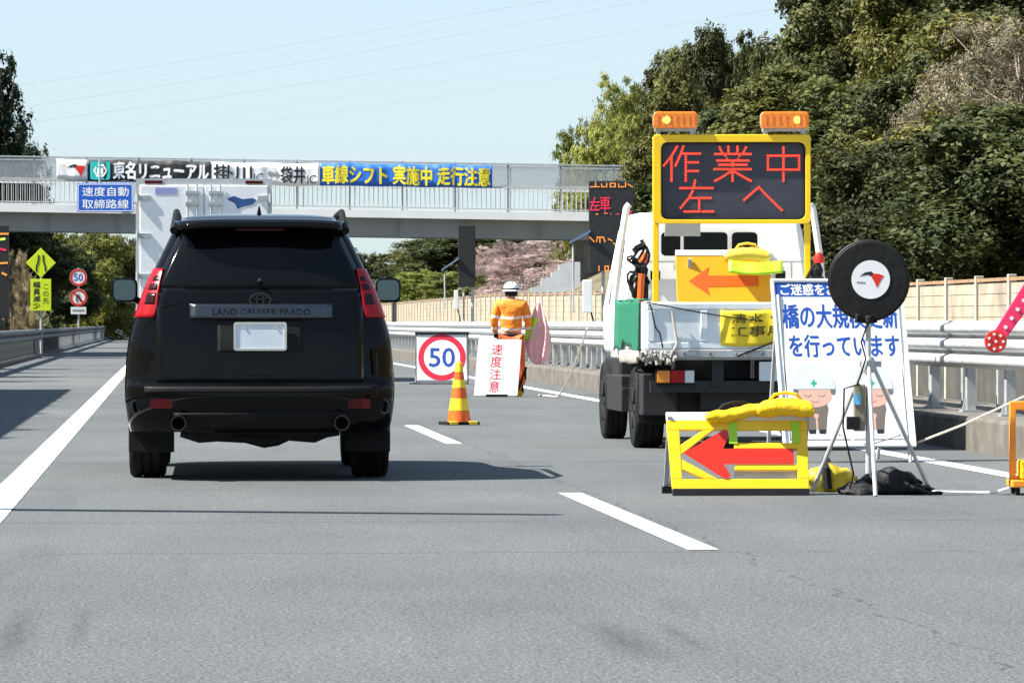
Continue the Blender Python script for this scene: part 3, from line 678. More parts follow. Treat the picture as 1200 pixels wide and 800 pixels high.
M_tyre = mat('tyre rubber', (.009, .009, .0092), .8, var=.4, scale=14, bump=.2, spec=.2)
M_under = mat('black plastic trim', (.006, .006, .0065), .6, var=.3, scale=10, spec=.2)
M_mirr = mat('mirror glass', (.10, .135, .16), .06, .9, var=.03)
def wheel(parent, x, y, r, w, side, rimcol, name='wheel'):
    t = MB(); hw = w / 2
    prof = [(r * .62, -hw * .8), (r * .80, -hw), (r * .93, -hw * .96), (r * .985, -hw * .82)]
    for g in (-.5, -.02, .46): prof += [(r, hw * (g - .2)), (r, hw * (g + .16)), (r * .965, hw * (g + .18)), (r * .965, hw * (g + .26))]
    prof += [(r, hw * .74), (r * .985, hw * .82), (r * .93, hw * .96), (r * .80, hw), (r * .62, hw * .8)]
    t.lathe(prof, 'x', (0, 0, 0), 48, True); o = t.build(name, M_tyre, parent, smooth=True, sharp=30); o.location = (x, y, r - .004)
    q = MB(); s = side * hw
    q.lathe([(r * .60, s * .82), (r * .56, s * .9), (r * .5, s * .6), (r * .2, s * .75), (r * .12, s * .9), (.001, s * .9)], 'x', (0, 0, 0), 32, False)
    for k in range(6):
        a = k * math.pi / 3; q.bar((s * .86, math.cos(a) * r * .14, math.sin(a) * r * .14), (s * .84, math.cos(a) * r * .57, math.sin(a) * r * .57), r * .16, .03, (1, 0, 0))
    q.build('rim', rimcol, o, smooth=True)
    return o
# ---- the black off-roader, seen from behind
CW = [  # z, half width, rear face, front face, corner depth
 (.34, .905, .10, 4.68, .30), (.42, .925, .03, 4.78, .30), (.50, .935, .0, 4.82, .30), (.60, .942, -.01, 4.83, .30), (.665, .943, .0, 4.83, .28), (.69, .943, .035, 4.82, .28),
 (.80, .938, .045, 4.80, .28), (.95, .922, .055, 4.76, .27), (1.08, .895, .075, 4.55, .26), (1.15, .868, .09, 3.75, .25), (1.23, .840, .11, 3.45, .24),
 (1.34, .800, .145, 3.3, .23), (1.47, .742, .20, 3.08, .22), (1.61, .675, .265, 2.88, .21), (1.72, .622, .325, 2.70, .20), (1.79, .585, .37, 2.58, .2), (1.835, .545, .46, 2.4, .2), (1.862, .47, .62, 2.2, .2), (1.872, .36, .85, 2.0, .2)]
NE = 3.4
def rear_y(z, x, c=None):
    hw, yr, yf, cd_ = interp(CW, z); q = min(1, abs(x) / hw); return yr + cd_ * (1 - (1 - q ** NE) ** (1 / NE)) + .035 * q * q
def outline(z):
    hw, yr, yf, c = interp(CW, z); P = []
    for i in range(33):
        t = -math.pi / 2 + math.pi * i / 32; sx = math.copysign(abs(math.sin(t)) ** (2 / NE), math.sin(t)); cy = max(0, math.cos(t)) ** (2 / NE)
        P.append((hw * sx, yr + c * (1 - cy) + .035 * sx * sx, z))
    fc = .5
    for k in range(1, 12): P.append((hw * (1.0 - .0 * k), yr + c + .035 + (yf - fc - yr - c - .035) * k / 12, z))
    for i in range(17):
        t = math.pi / 2 - math.pi * i / 16; sx = math.copysign(abs(math.sin(t)) ** (2 / 2.6), math.sin(t)); cy = max(0, math.cos(t)) ** (2 / 2.6)
        P.append((hw * sx, yf - fc * (1 - cy), z))
    for k in range(11, 0, -1): P.append((-hw, yr + c + .035 + (yf - fc - yr - c - .035) * k / 12, z))
    return P
def car_body(parent):
    zs = [.34 + (1.872 - .34) * i / 58 for i in range(59)]
    b = MB(); rings = [[b._v(p) for p in outline(z)] for z in zs]; n = len(rings[0])
    for A, B in zip(rings, rings[1:]):
        for k in range(n): b._f([A[k], A[(k + 1) % n], B[(k + 1) % n], B[k]])
    b._f(rings[0][::-1])
    # crowned roof cap
    cx = sum(v.co.y for v in rings[-1]) / n; cv = b._v((0, cx, 1.885))
    for k in range(n): b._f([rings[-1][k], rings[-1][(k + 1) % n], cv])
    o = b.build('body', [M_car, M_under], parent, smooth=True, sharp=28)
    cut = MB()
    for y in (1.02, 3.81):
        for s in (-1, 1): cut.lathe([(.455, s * .50), (.455, s * 1.2)], 'x', (0, y, .37), 36)
    c = cut.build('cut', M_under); md = o.modifiers.new('bool', 'BOOLEAN'); md.object = c; md.operation = 'DIFFERENCE'; md.solver = 'EXACT'
    bake(o); bpy.data.objects.remove(c); o.data.polygons.foreach_set('use_smooth', [True] * len(o.data.polygons)); o.data.set_sharp_from_angle(angle=R(28))
    return o
def patch(parent, name, z0, z1, xl, xr, m, off=.004, th=.006, nz=14, nx=24, bevel=0):
    """panel lying on the rear surface; xl, xr give its edges at height z"""
    b = MB()
    def fn(a, c):
        z = z0 + (z1 - z0) * c; l, r = xl(z), xr(z); x = l + (r - l) * a; e = .004
        p = Vector((x, rear_y(z, x), z)); dx = Vector((2 * e, rear_y(z, x + e) - rear_y(z, x - e), 0)); dz = Vector((0, rear_y(z + e, x) - rear_y(z - e, x), 2 * e))
        nrm = dx.cross(dz).normalized()
        if nrm.y > 0: nrm = -nrm
        return p + nrm * off
    b.grid(fn, nx, nz); o = b.build(name, m, parent, smooth=True, solid=th)
    for p in o.data.polygons:
        pass
    if o.data.polygons[0].normal.y > 0: o.data.flip_normals()
    return o
def hwz(z): return interp(CW, z)[0]
SD = 32.55
suv = thing('off_road_car', 'large black off road car with red tail lamps, seen from behind in the left lane', 'car', (X(305, SD), SD, 0), TH * .86)
car_body(suv)
gl = patch(suv, 'rear_window', 1.345, 1.735, lambda z: -(hwz(z) - .06), lambda z: hwz(z) - .06, M_glass, .005)
wl = MB(); wl.tube([(0, .12, 1.375), (0, .15, 1.40)], [.022, .014], 10); wl.build('wiper_cap', M_under, suv, smooth=True)
for s in (-1, 1):
    pass
tg = patch(suv, 'tailgate', .685, 1.335, lambda z: -min(.715, hwz(z) - .12), lambda z: min(.715, hwz(z) - .12), M_car, .012, .012, 20, 30)
# number plate recess, garnish, emblem, plate
patch(suv, 'plate_recess', .895, 1.118, lambda z: -.295, lambda z: .295, M_under, .016, .004)
gn = patch(suv, 'garnish', 1.125, 1.222, lambda z: -.485, lambda z: .50, M_chrome, .034, .022, 6, 20)
text('LAND CRUISER PRADO', -.33, .35, 1.155, 1.197, rear_y(1.17, 0) - .036, M_under, gn, .01)
yv = rear_y(1.255, 0) - .014
eb = MB(); eb.ringprism(circ(0, 1.258, .078, .053), circ(0, 1.258, .066, .041), yv, yv - .014); eb.ringprism(circ(0, 1.258, .03, .041), circ(0, 1.258, .02, .033), yv, yv - .013); eb.ringprism(circ(0, 1.275, .055, .018), circ(0, 1.275, .046, .011), yv, yv - .013)
eb.build('emblem', M_dark, suv, smooth=True)
yp = rear_y(1.0, 0) - .022
pl = MB().prism(rrect(-.172, .172, .918, 1.092, .012), yp, yp - .006).build('number_plate', M_plate, suv)
MB().ringprism(rrect(-.184, .184, .906, 1.104, .018), rrect(-.168, .168, .922, 1.088, .01), yp + .004, yp - .010).build('plate_frame', M_chr, pl)
MB().prism(circ(-.11, 1.07, .009), yp - .006, yp - .011).prism(circ(.11, 1.07, .009), yp - .006, yp - .011).build('plate_bolt', M_chr, pl)
# tail lamps wrapping the corners
for s in (-1, 1):
    def edge(inn):
        def f(z):
            o_ = hwz(z) - .004; w = .050 + .066 * max(0, min(1, (1.47 - z) / .27))
            i_ = hwz(z) - w - .02; return (s * (i_ if inn else o_))
        return f
    A, B_ = (edge(False), edge(True)) if s < 0 else (edge(True), edge(False))
    tl = patch(suv, 'tail_lamp', 1.135, 1.475, A, B_, M_tail, .012, .014, 16, 14)
    def ins(f0, f1):
        a, c = edge(False), edge(True); l = lambda z: a(z) + (c(z) - a(z)) * f0; r_ = lambda z: a(z) + (c(z) - a(z)) * f1
        return (l, r_) if s < 0 else (r_, l)
    l, r_ = ins(.32, .86); patch(tl, 'lens_insert', 1.225, 1.30, l, r_, M_taild, .0155, .004, 5, 8)
    l, r_ = ins(.42, .9); patch(tl, 'lens_insert', 1.385, 1.42, l, r_, M_taild, .0155, .004, 4, 8)
    l, r_ = ins(.35, .85); patch(tl, 'lens_insert', 1.325, 1.365, l, r_, M_taild, .018, .004, 4, 8)
    x0, x1 = sorted((s * .605, s * .765))
    b = MB(); yy = rear_y(.52, .68) - .008; b.prism(rrect(x0, x1, .505, .572, .018), yy + .02, yy - .01); b.build('reflector', M_reflx, suv, smooth=True)
# roof spoiler and high stop lamp
b = MB()
def spo(a, c):
    x = (-1 + 2 * a) * .60; q = abs(x) / .60; z = 1.838 - .014 * c - .045 * max(0, (c - .72) / .28) ** 2 - .02 * q ** 4; y = .52 - .36 * c + .10 * q ** 6 * c; return (x * (1 - .04 * c), y, z)
b.grid(spo, 28, 10); sp = b.build('roof_spoiler', M_car, suv, solid=.032, smooth=True, sharp=50)
MB().box(-.17, .17, .20, .24, 1.742, 1.760).build('stop_lamp', M_reflx, suv, bevel=.003)
b = MB()
for s in (-1, 1):
    b = MB(); P = [(s * (.585 - .02 * i / 10 * 0), .60 + 2.0 * i / 10, 1.80 + (.085 if 0 < i < 10 else 0)) for i in range(11)]
    P[0] = (s * .60, .40, 1.745); b.tube(P, [.03] + [.024] * 9 + [.02], 8); b.build('roof_rail', M_under, suv, smooth=True)
b = MB(); b.hexa([(-.018, .82, 1.86), (.018, .82, 1.86), (.018, 1.0, 1.87), (-.018, 1.0, 1.87), (-.004, .84, 1.93), (.004, .84, 1.93), (.004, .88, 1.93), (-.004, .88, 1.93)]); b.build('antenna_fin', M_car, suv, bevel=.004)
# bumper step, lower valance, underbody, exhausts
patch(suv, 'bumper_step', .615, .655, lambda z: -.80, lambda z: .80, M_under, .010, .008, 3, 30)
patch(suv, 'bumper_valance', .36, .475, lambda z: -.60, lambda z: .60, M_under, .008, .01, 6, 24)
b = MB(); b.box(-.62, .62, .35, 4.3, .335, .42); b.box(-.50, .50, .22, .30, .31, .40)
b.lathe([(.001, -.62), (.05, -.60), (.05, -.22), (.10, -.14), (.155, -.04), (.155, .06), (.10, .16), (.05, .24), (.05, .60), (.001, .62)], 'x', (.05, 1.02, .40), 18)
b.tube([(-.55, .30, .33), (-.42, .28, .30), (-.3, .26, .305), (-.1, .25, .30), (.03, .25, .275), (.12, .25, .285), (.2, .26, .31), (.38, .27, .30), (.46, .28, .325), (.55, .30, .34)], [.03, .04, .035, .04, .05, .045, .035, .04, .03, .03], 8)
b.build('underbody', M_under, suv, smooth=True)
for s in (-1, 1):
    b = MB(); c = (s * .565, 0, .405); b.lathe([(.046, .5), (.050, -.045), (.054, -.055), (.047, -.055), (.043, .02), (.001, .1)], 'y', c, 20, False); b.build('exhaust_pipe', M_dark, suv, smooth=True)
    b = MB(); b.box(s * .76 - .16, s * .76 + .16, .50, .515, .19, .47); b.build('mud_flap', M_black, suv, bevel=.01)
    for y in (1.02, 3.81): wheel(suv, s * .79, y, .385, .265, s, M_chrome)
    # door mirror
    z0, z1 = 1.255, 1.44; cx = s * 1.0
    b = MB(); b.prism(rrect(cx - .098, cx + .098, z0, z1, .05), 3.12, 3.27); b.bar((s * .86, 3.25, 1.25), (s * .96, 3.2, 1.29), .07, .05); mo = b.build('door_mirror', M_car, suv, bevel=.015, smooth=True)
    MB().prism(rrect(cx - .082, cx + .082, z0 + .016, z1 - .016, .04), 3.119, 3.112).build('mirror_glass', M_mirr, mo)
    MB().ringprism(circ(s * .868, .515, .035, .05, 20), circ(s * .868, .515, .027, .042, 20), rear_y(.515, .868) - .012, rear_y(.515, .868) + .01).build('corner_trim', M_chrome, suv, smooth=True)
MB().box(-.09, .09, rear_y(.76, 0) - .016, rear_y(.76, 0) - .0125, .745, .775).build('latch', M_under, suv)

# ---- white box lorry ahead
LD = 87.0
M_boxw = mat('white lorry panel', (.80, .82, .84), .4, var=.03, scale=2, dirt=.1)
lor = thing('box_lorry', 'tall white box lorry driving ahead of the black car', 'lorry', (X(239, LD), LD, 0), TH)
hw = 79 * LD / F; zt = Z(210, LD)
MB().box(-hw, hw, 0, 6.2, .95, zt).build('cargo_box', M_boxw, lor, bevel=.02)
for s in (-1, 1):
    x0, x1 = sorted((s * .012, s * (hw - .07)))
    dr = MB().box(x0, x1, -.045, -.005, 1.02, zt - .12).build('cargo_door', M_boxw, lor, bevel=.012)
    b = MB()
    for q in (.13, .30): b.tube([(s * q, -.075, 1.05), (s * q, -.075, zt - .1)], .017, 8)
    for z in (zt - .25, zt - .45, 2.2, 1.3): b.box(min(s * .09, s * .34), max(s * .09, s * .34), -.095, -.046, z - .03, z + .03)
    b.build('lock_bar', M_galvm, dr)
    for z in (zt - .35, zt - 1.05, zt - 1.8, 1.3):
        b = MB(); x0, x1 = sorted((s * (hw - .26), s * (hw + .004))); b.box(x0, x1, -.075, -.046, z - .045, z + .045); b.tube([(s * (hw - .02), -.07, z - .08), (s * (hw - .02), -.07, z + .08)], .03, 8); b.build('hinge', M_galvm, dr)
    x0, x1 = sorted((s * (hw - .48), s * (hw - .16))); MB().box(x0, x1, -.03, -.002, zt - .085, zt - .03).build('marker_lamp', M_reflx, lor)
b = MB(); b.ringprism([(-hw - .01, .98), (hw + .01, .98), (hw + .01, zt + .01), (-hw - .01, zt + .01)], [(-hw + .055, 1.03), (hw - .055, 1.03), (hw - .055, zt - .1), (-hw + .055, zt - .1)], -.012, -.001); b.build('rear_frame', M_galv, lor)
MB().box(-.9, -.5, -.05, -.046, zt - .28, zt - .16).build('maker_label', mat('violet label', (.30, .32, .58), .4), lor)
for P in ([(.42, 2.98 - zt), (.55, 3.04 - zt), (.72, 2.98 - zt), (.9, 3.0 - zt), (.98, 2.96 - zt), (.9, 2.88 - zt), (.72, 2.84 - zt), (.62, 2.80 - zt), (.58, 2.9 - zt)],):
    MB().prism([(x - .0, z + 2 * zt - 3.35) for x, z in P], -.046, -.05).build('blue_emblem', mat('blue decal', (.02, .08, .24), .4), lor)
b = MB(); b.box(-.45, .45, .1, 8.6, .62, .9); b.box(-hw + .05, hw - .05, .0, .1, .5, .66); b.build('chassis', M_dark, lor)
MB().box(-1.15, 1.15, 6.4, 8.5, .7, 2.75).build('cab', M_boxw, lor, bevel=.12)
for s in (-1, 1):
    MB().box(min(s * .6, s * 1.15), max(s * .6, s * 1.15), -.02, .03, .72, .86).build('tail_lamp', M_tail, lor)
    for y in (1.7, 7.3): wheel(lor, s * .98, y, .48, .3, s, M_galvm)

# ---- the work truck carrying the message board
TD = 40.3
M_truck = mat('white truck paint', (.78, .79, .78), .4, var=.04, scale=2.5, dirt=.4)
M_bed = mat('pale blue grey truck bed paint', (.74, .80, .84), .45, var=.06, scale=4, dirt=.45)
trk = thing('work_truck', 'white flatbed work truck parked behind the signs in the right lane', 'truck', (X(893, TD), TD, 0), TH)
HW = 1.015; z0, z1 = .87, 1.275
MB().box(-HW, HW, .05, 3.1, .78, .866).build('bed_floor', M_galvm, trk, bevel=.008)
b = MB(); b.box(-HW, HW, 0, .045, z0, z1); b.box(-HW + .02, HW - .02, -.012, .0, z1 - .06, z1 - .01); b.box(-HW + .02, HW - .02, -.012, .0, z0 + .01, z0 + .06)
for x in (-.96, -.5, .5, .96): b.box(x - .03, x + .03, -.014, -.001, z0 + .07, z1 - .07)
b.build('tailgate', M_bed, trk, bevel=.006)
for s in (-1, 1): MB().box(min(s * HW, s * (HW - .04)), max(s * HW, s * (HW - .04)), .05, 3.1, z0, z1).build('side_gate', M_bed, trk, bevel=.006)
b = MB(); b.box(-HW, HW, -.02, .06, .80, .866)
b.build('rear_sill', M_galvm, trk, bevel=.006)
for x in (-.62, -.18, .3, .7): MB().box(x - .035, x + .035, -.035, -.0205, .815, .85).build('gate_latch', M_galv, trk)
b = MB(); b.box(-.42, -.32, .1, 5.0, .55, .775); b.box(.32, .42, .1, 5.0, .55, .775); b.box(-.95, .95, .12, .2, .50, .60); b.box(-.5, .5, .25, 2.0, .35, .6); b.box(-.95, -.3, .6, 2.2, .3, .55); b.box(.3, .95, .5, 2.2, .3, .6)
b.lathe([(.05, -.7), (.06, -.2), (.15, -.1), (.15, .1), (.06, .2), (.05, .7)], 'x', (0, 1.2, .36), 16)
b.build('chassis', M_dark, trk)
for s in (-1, 1):
    wheel(trk, s * .88, 1.15, .36, .26, s, M_dark); wheel(trk, s * .86, 4.45, .37, .22, s, M_dark)
    b = MB(); x0, x1 = sorted((s * .74, s * 1.01)); b.box(x0, x1, .62, .66, .22, .62); b.build('mud_flap', M_black, trk, bevel=.01)
    # lamp cluster: orange, red and white lenses
    x0 = s * .74; hs = MB().box(x0 - .17, x0 + .17, .06, .12, .575, .70).build('lamp_cluster', M_under, trk, bevel=.006)
    for k, (mm, a, c) in enumerate(((mat('amber lens', (.75, .25, .02), .2, coat=.5), -.16, -.05), (M_tail, -.045, .075), (M_plate, .08, .16))):
        if s > 0: a, c = -c, -a
        MB().box(x0 + a, x0 + c, .045, .0605, .585, .69).build('lens', mm, hs, bevel=.004)
b = MB(); x0 = -1.0; b.box(x0, x0 + .30, .30, .62, .30, .66); b.build('tool_box', M_dark, trk, bevel=.012)
b = MB(); b.box(-1.04, -.80, 1.75, 1.80, .45, .52); b.box(-1.02, -.7, 2.0, 3.4, .30, .62); b.build('side_guard', M_dark, trk, bevel=.006)
MB().box(-.02, .40, .03, .05, .60, .765).build('number_plate', M_plate, trk, bevel=.004)
MB().box(-.9, .9, 3.5, 4.9, .45, .79).build('cab_floor', M_dark, trk, bevel=.03)
# cab: tapered, with a windowed rear wall
b = MB(); cy0, cy1 = 3.35, 5.0
def ringc(z, w, ya, yb): return [(-w, ya, z), (w, ya, z), (w, yb, z), (-w, yb, z)]
lv = [ringc(.80, .90, cy0, cy1 + .0), ringc(1.22, .91, cy0, cy1 + .06), ringc(1.95, .81, cy0 + .03, cy1 - .42), ringc(2.12, .765, cy0 + .08, cy1 - .6)]
V = [[b._v(p) for p in q] for q in lv]
for A, B in zip(V, V[1:]):
    for k in range(4): b._f([A[k], A[(k + 1) % 4], B[(k + 1) % 4], B[k]])
b._f(V[0][::-1]); b._f(V[-1]); b.build('cab', M_truck, trk, bevel=.055, smooth=True)
for x0, x1 in ((-.52, -.34), (-.31, .10), (.14, .38)):
    MB().prism(rrect(x0, x1, 1.72, 1.94, .04), 3.352, 3.335).build('cab_window', M_glass, trk)
MB().box(-.50, -.17, 3.20, 3.23, 1.90, 2.02).build('grey_panel', M_galvm, trk)
for s in (-1, 1):
    b = MB(); b.tube([(s * .985, 3.15, 1.22), (s * .93, 3.13, 1.75), (s * .865, 3.1, 2.16), (s * .84, 3.1, 2.19)], .032, 8); b.build('guard_post', M_white, trk, smooth=True)
# ---- message board: yellow frame on legs, standing in the bed
MDp = 43.0
mb = thing('message_board', 'big yellow framed dark lamp board with glowing red characters on the truck', 'message sign', (X(857, MDp), MDp, .866), 0)
def lx(px): return X(px, MDp) - X(857, MDp)
def lz(py): return Z(py, MDp) - .866
fo = rrect(lx(765), lx(949.5), lz(262), lz(158), .03, 3); fi = rrect(lx(774.5), lx(943.5), lz(257.5), lz(167), .06, 3)
MB().ringprism(fo, fi, -.06, .10).build('frame', M_yel, mb, bevel=.008)
M_led = mat('dark lamp matrix', (.032, .034, .05), .5, var=.2, scale=60)
MB().prism(rrect(lx(774), lx(944), lz(258), lz(166.5), .06, 5), -.005, .05).build('screen', M_led, mb)
MB().ringprism(rrect(lx(774.5), lx(943.5), lz(257.5), lz(167), .06, 5), rrect(lx(776), lx(942), lz(256), lz(168.5), .055, 5), -.05, -.004).build('gasket', M_under, mb)
zc = lambda x, y: (lx(760 + x / 6.154), lz(155 + y / 6.154))
G = {'作': [[(205, 105), (160, 180), (110, 240)], [(165, 180), (165, 350)], [(250, 105), (230, 160), (195, 240)], [(240, 155), (370, 155)], [(268, 160), (268, 350)], [(270, 218), (355, 218)], [(270, 280), (355, 280)]],
     '業': [[(512, 110), (528, 145)], [(575, 105), (575, 155)], [(640, 105), (640, 155)], [(702, 110), (685, 145)], [(480, 158), (735, 158)], [(555, 170), (565, 195)], [(655, 170), (645, 195)], [(495, 205), (720, 205)], [(510, 235), (705, 235)], [(475, 267), (735, 267)], [(605, 205), (605, 350)], [(585, 288), (540, 318), (480, 350)], [(625, 288), (675, 318), (735, 350)]],
     '中': [[(860, 170), (1085, 170), (1085, 270), (860, 270), (860, 170)], [(972, 110), (972, 350)]],
     '左': [[(230, 403), (460, 403)], [(335, 350), (325, 410), (290, 475), (232, 545)], [(290, 475), (445, 475)], [(365, 475), (365, 570)], [(260, 572), (465, 572)]],
     'へ': [[(690, 488), (740, 443), (795, 397), (850, 455), (960, 562)]]}
M_redled = mat('glowing red lamps', (.25, .01, .01), .5, emit=(1.0, .055, .025), es=.72, spec=.2)
for ch, ss in G.items(): dots([[zc(*p) for p in st] for st in ss], .0112, .0235, -.0065, 'red_lamps', M_redled, mb, 8)
for a in (768.5, 946): MB().box(lx(a) - .028, lx(a) + .028, -.03, .05, 0, lz(262)).build('leg', M_yel, mb, bevel=.006)
MB().box(lx(768), lx(946), -.02, .04, .10, .16).build('cross_bar', M_yel, mb)
M_amb = mat('amber beacon lens', (.62, .15, .004), .15, var=.3, scale=30, coat=.5, emit=(1, .28, .01), es=.06)
M_ambl = mat('lit amber lamp', (1, .5, .05), .2, emit=(1, .42, .03), es=2.2)
for k, (a, c, hot) in enumerate(((765, 817, .3), (891, 947, .75))):
    t = thing('amber_beacon', ['left of the two long amber beacons on the message board', 'right of the two long amber beacons on the message board'][k], 'beacon', (X((a + c) / 2, MDp), MDp, Z(158, MDp)), 0, 'amber beacons on the message board')
    w = (c - a) / 2 * MDp / F; zb, zt_ = .055, (158 - 131.5) * MDp / F
    MB().prism(rrect(-w, w, zb, zt_, .035), -.10, .10).build('lens', M_amb, t, bevel=.012, smooth=True)
    b = MB(); b.box(-w + .015, w - .015, -.06, .06, zb - .025, zb + .008)
    for x in (-w + .05, w - .05): b.box(x - .015, x + .015, -.03, .03, -.0, zb); b.tube([(x, -.05, .02), (x, .05, .02)], .022, 10)
    b.build('base', M_galvm, t, bevel=.004)
    b = MB(); b.lathe([(.001, -.105), (.028, -.103), (.034, -.1), (.034, -.095)], 'y', (-w + 2 * w * hot, 0, (zb + zt_) / 2), 16, False); b.build('lit_bulb', M_ambl, t, smooth=True)
    b = MB()
    for x in [-w + 2 * w * q for q in (.12, .26, .4, .54, .68, .82, .94)]: b.box(x - .004, x + .004, -.1035, -.0995, zb + .03, zt_ - .03)
    b.build('lens_rib', mat('dark amber rib', (.5, .13, .01), .3), t)
# ---- arrow board lying back in the bed, with its cushion
AD = 40.75; t = thing('arrow_board', 'orange yellow board with orange arrow pointing left, leaning in the truck bed', 'arrow sign', (X(850, AD), AD, .87), TH * .4)
s_ = AD / F; b = MB(); w0, w1 = -57 * s_, 57 * s_; h0, h1 = Z(352, AD) - .87 - .1, Z(296, AD) - .87
pn = MB().prism([(w0 + .02, 0.0), (w1, 0.0), (w1 - .02, h1), (w0 - .0, h1)], 0, .03).build('panel', mat('amber yellow sheet', (.80, .35, .004), .45, var=.06, scale=5), t, bevel=.006, rot=(R(-12), 0, 0))
mz = (h1 + h0 + .2) / 2 - .105 
P = [(-.29, 0), (-.11, .125), (-.13, .05), (.32, .045), (.32, -.045), (-.13, -.05), (-.11, -.125)]
MB().prism([(x - .02, z + mz + .03) for x, z in P], -.003, .001).build('arrow', M_orange, pn)
MB().box(w0, w1 - .02, -.004, .034, h1 - .004, h1 + .045).build('top_edge', M_sign, pn)
for s in (-1, 1): MB().bar((s * .3, .14, h1 - .05), (s * .3, .38, 0), .03).build('leg', M_galvm, t)
def cushion(name, label, loc, rz, lenx, leny, hgt, m, group=None, roll=0.0, strap=None, seed=1):
    """a sagging water or sand weight with a lifting strap"""
    t = thing(name, label, 'weight bag', loc, rz, group); b = MB(); rs = random.Random(seed); ph = rs.random() * 6
    nu, nv = 28, 16
    def fn(a, c):
        th = 2 * math.pi * c; q = 2 * a - 1; e = (1 - abs(q) ** 5) ** .3 if abs(q) < 1 else 0
        e = max(.12, e); yy = leny / 2 * math.copysign(abs(math.cos(th)) ** .6, math.cos(th)) * (.85 + .15 * e); zz = hgt / 2 * math.copysign(abs(math.sin(th)) ** .8, math.sin(th)) * e
        zz += .009 * math.sin(q * 3.2 + ph) + .0035 * math.sin(q * 13 + th * 2 + ph) - .014 * max(0, abs(q) - .55); return (lenx / 2 * q, yy, zz + hgt / 2)
    b.grid(fn, nu, nv); o = b.build('bag', m, t, smooth=True, sharp=60, rot=(0, roll, 0))
    if strap:
        b = MB(); P = [(-.10, 0, hgt * .93), (-.07, -.01, hgt * 1.25), (0, -.01, hgt * 1.36), (.07, -.01, hgt * 1.25), (.1, 0, hgt * .93)]; b.tube(P, .011, 6); b.build('handle', m if strap is True else strap, t, smooth=True, rot=(0, roll, 0))
    b = MB(); Pq = [(lenx / 2 * .97 * q1, leny / 2 * .9 * q2 * (1 + .03 * math.sin(q1 * 9 + ph)), hgt * .5 + .009 * math.sin(q1 * 3.2 + ph) - .014 * max(0, abs(q1) - .55)) for q1, q2 in [(-1 + 2 * i / 24, -1) for i in range(25)]]
    b.tube(Pq, .007, 5); b.build('seam', m, t, smooth=True, rot=(0, roll, 0))
    return t
cushion('weight_bag', 'pale yellow weight bag lying on the arrow board in the truck bed', (X(876, AD - .05), AD + .02, Z(307, AD)), 0, .40, .24, .12, mat('pale yellow vinyl', (.74, .52, .05), .45, var=.07, scale=6, bump=.2), 'yellow weight bags', strap=True, seed=4)
t = thing('lime_bag', 'lime green folded bag under the pale yellow weight bag in the truck', 'bag', (X(882, AD), AD - .04, Z(315, AD)), 0)
b = MB(); b.grid(lambda a, c: (-.21 + .46 * a, -.07 - .06 * c + .01 * math.sin(a * 9), .075 - .10 * c - .02 * math.sin(a * 3.1)), 14, 6); b.build('bag', M_lime, t, solid=.02, smooth=True)
# banner on the tailgate
t = thing('tailgate_banner', 'yellow banner with two lines of dark characters tied across the truck tailgate', 'banner', (X(893, TD) - .0, TD, 0), TH)
x0 = -.36; b = MB(); fnb = lambda q: (q[0], q[1] - .022 + .008 * math.sin(q[0] * 17 + q[2] * 8) + .006 * math.sin(q[0] * 31), q[2] + .008 * math.sin(q[0] * 9))
b.grid(lambda a, c: fnb((x0 + 1.1 * a, 0, .905 + .30 * c)), 40, 10); b.build('cloth', mat('yellow banner cloth', (.85, .62, .02), .6, var=.12, scale=9), t, solid=.004, smooth=True)
M_olive = mat('dark olive ink', (.05, .05, .012), .6)
text('清水・日本', x0 + .09, x0 + .80, 1.10, 1.185, -.006, M_olive, t, .0, fn=fnb); text('工事用車両', x0 + .09, x0 + .86, .985, 1.075, -.006, M_olive, t, .01, fn=fnb)
# green net over the left gate, rope, straps
t = thing('green_net', 'green mesh net draped over the left side gate of the truck', 'net', (X(893, TD), TD, 0), TH)
b = MB(); b.grid(lambda a, c: (-HW - .02 - .01 * math.sin(a * 14) - .012 * c, .28 + 2.1 * a, 1.30 - .42 * c * (1 + .10 * math.sin(a * 7 + 1) + .05 * math.sin(a * 19)) + .012 * math.sin(a * 21)), 40, 10); b.grid(lambda a, c: (-HW - .02 + .10 * c, .28 + 2.1 * a, 1.301 + .006 * math.sin(a * 17)), 30, 2)

b.build('net', mat('green net', (.005, .15, .08), .75, var=.3, scale=40, bump=.4, alpha=.86), t, solid=.006, smooth=True)
t = thing('rope', 'dirty white rope bundled under the left rear corner of the truck bed', 'rope', (X(893, TD), TD, 0), TH)
b = MB(); b.tube([(-1.05 + .30 * i / 60 + .0, -.05 - .02 * math.sin(i * 1.7), .80 + .045 * math.sin(i * 1.1) + .02 * math.sin(i * .37)) for i in range(61)], .014, 6); b.tube([(-1.06, .1 + 1.6 * i / 50, .80 + .05 * math.sin(i * 1.3)) for i in range(51)], .014, 6)
b.tube([(-.98, -.04, .84), (-.80, -.06, .80), (-.74, -.05, .92), (-.78, -.03, 1.2)], .012, 6); b.build('rope', mat('dirty white rope', (.34, .32, .28), .9, var=.25, scale=20), t, smooth=True)
t = thing('tie_strap', 'black rubber tie strap stretched across the lower tailgate', 'strap', (X(893, TD), TD, 0), TH)
MB().bar((-.22, -.045, .81), (.16, -.045, .96), .014).bar((.16, -.045, .96), (.55, -.045, .83), .014).build('strap', M_black, t)
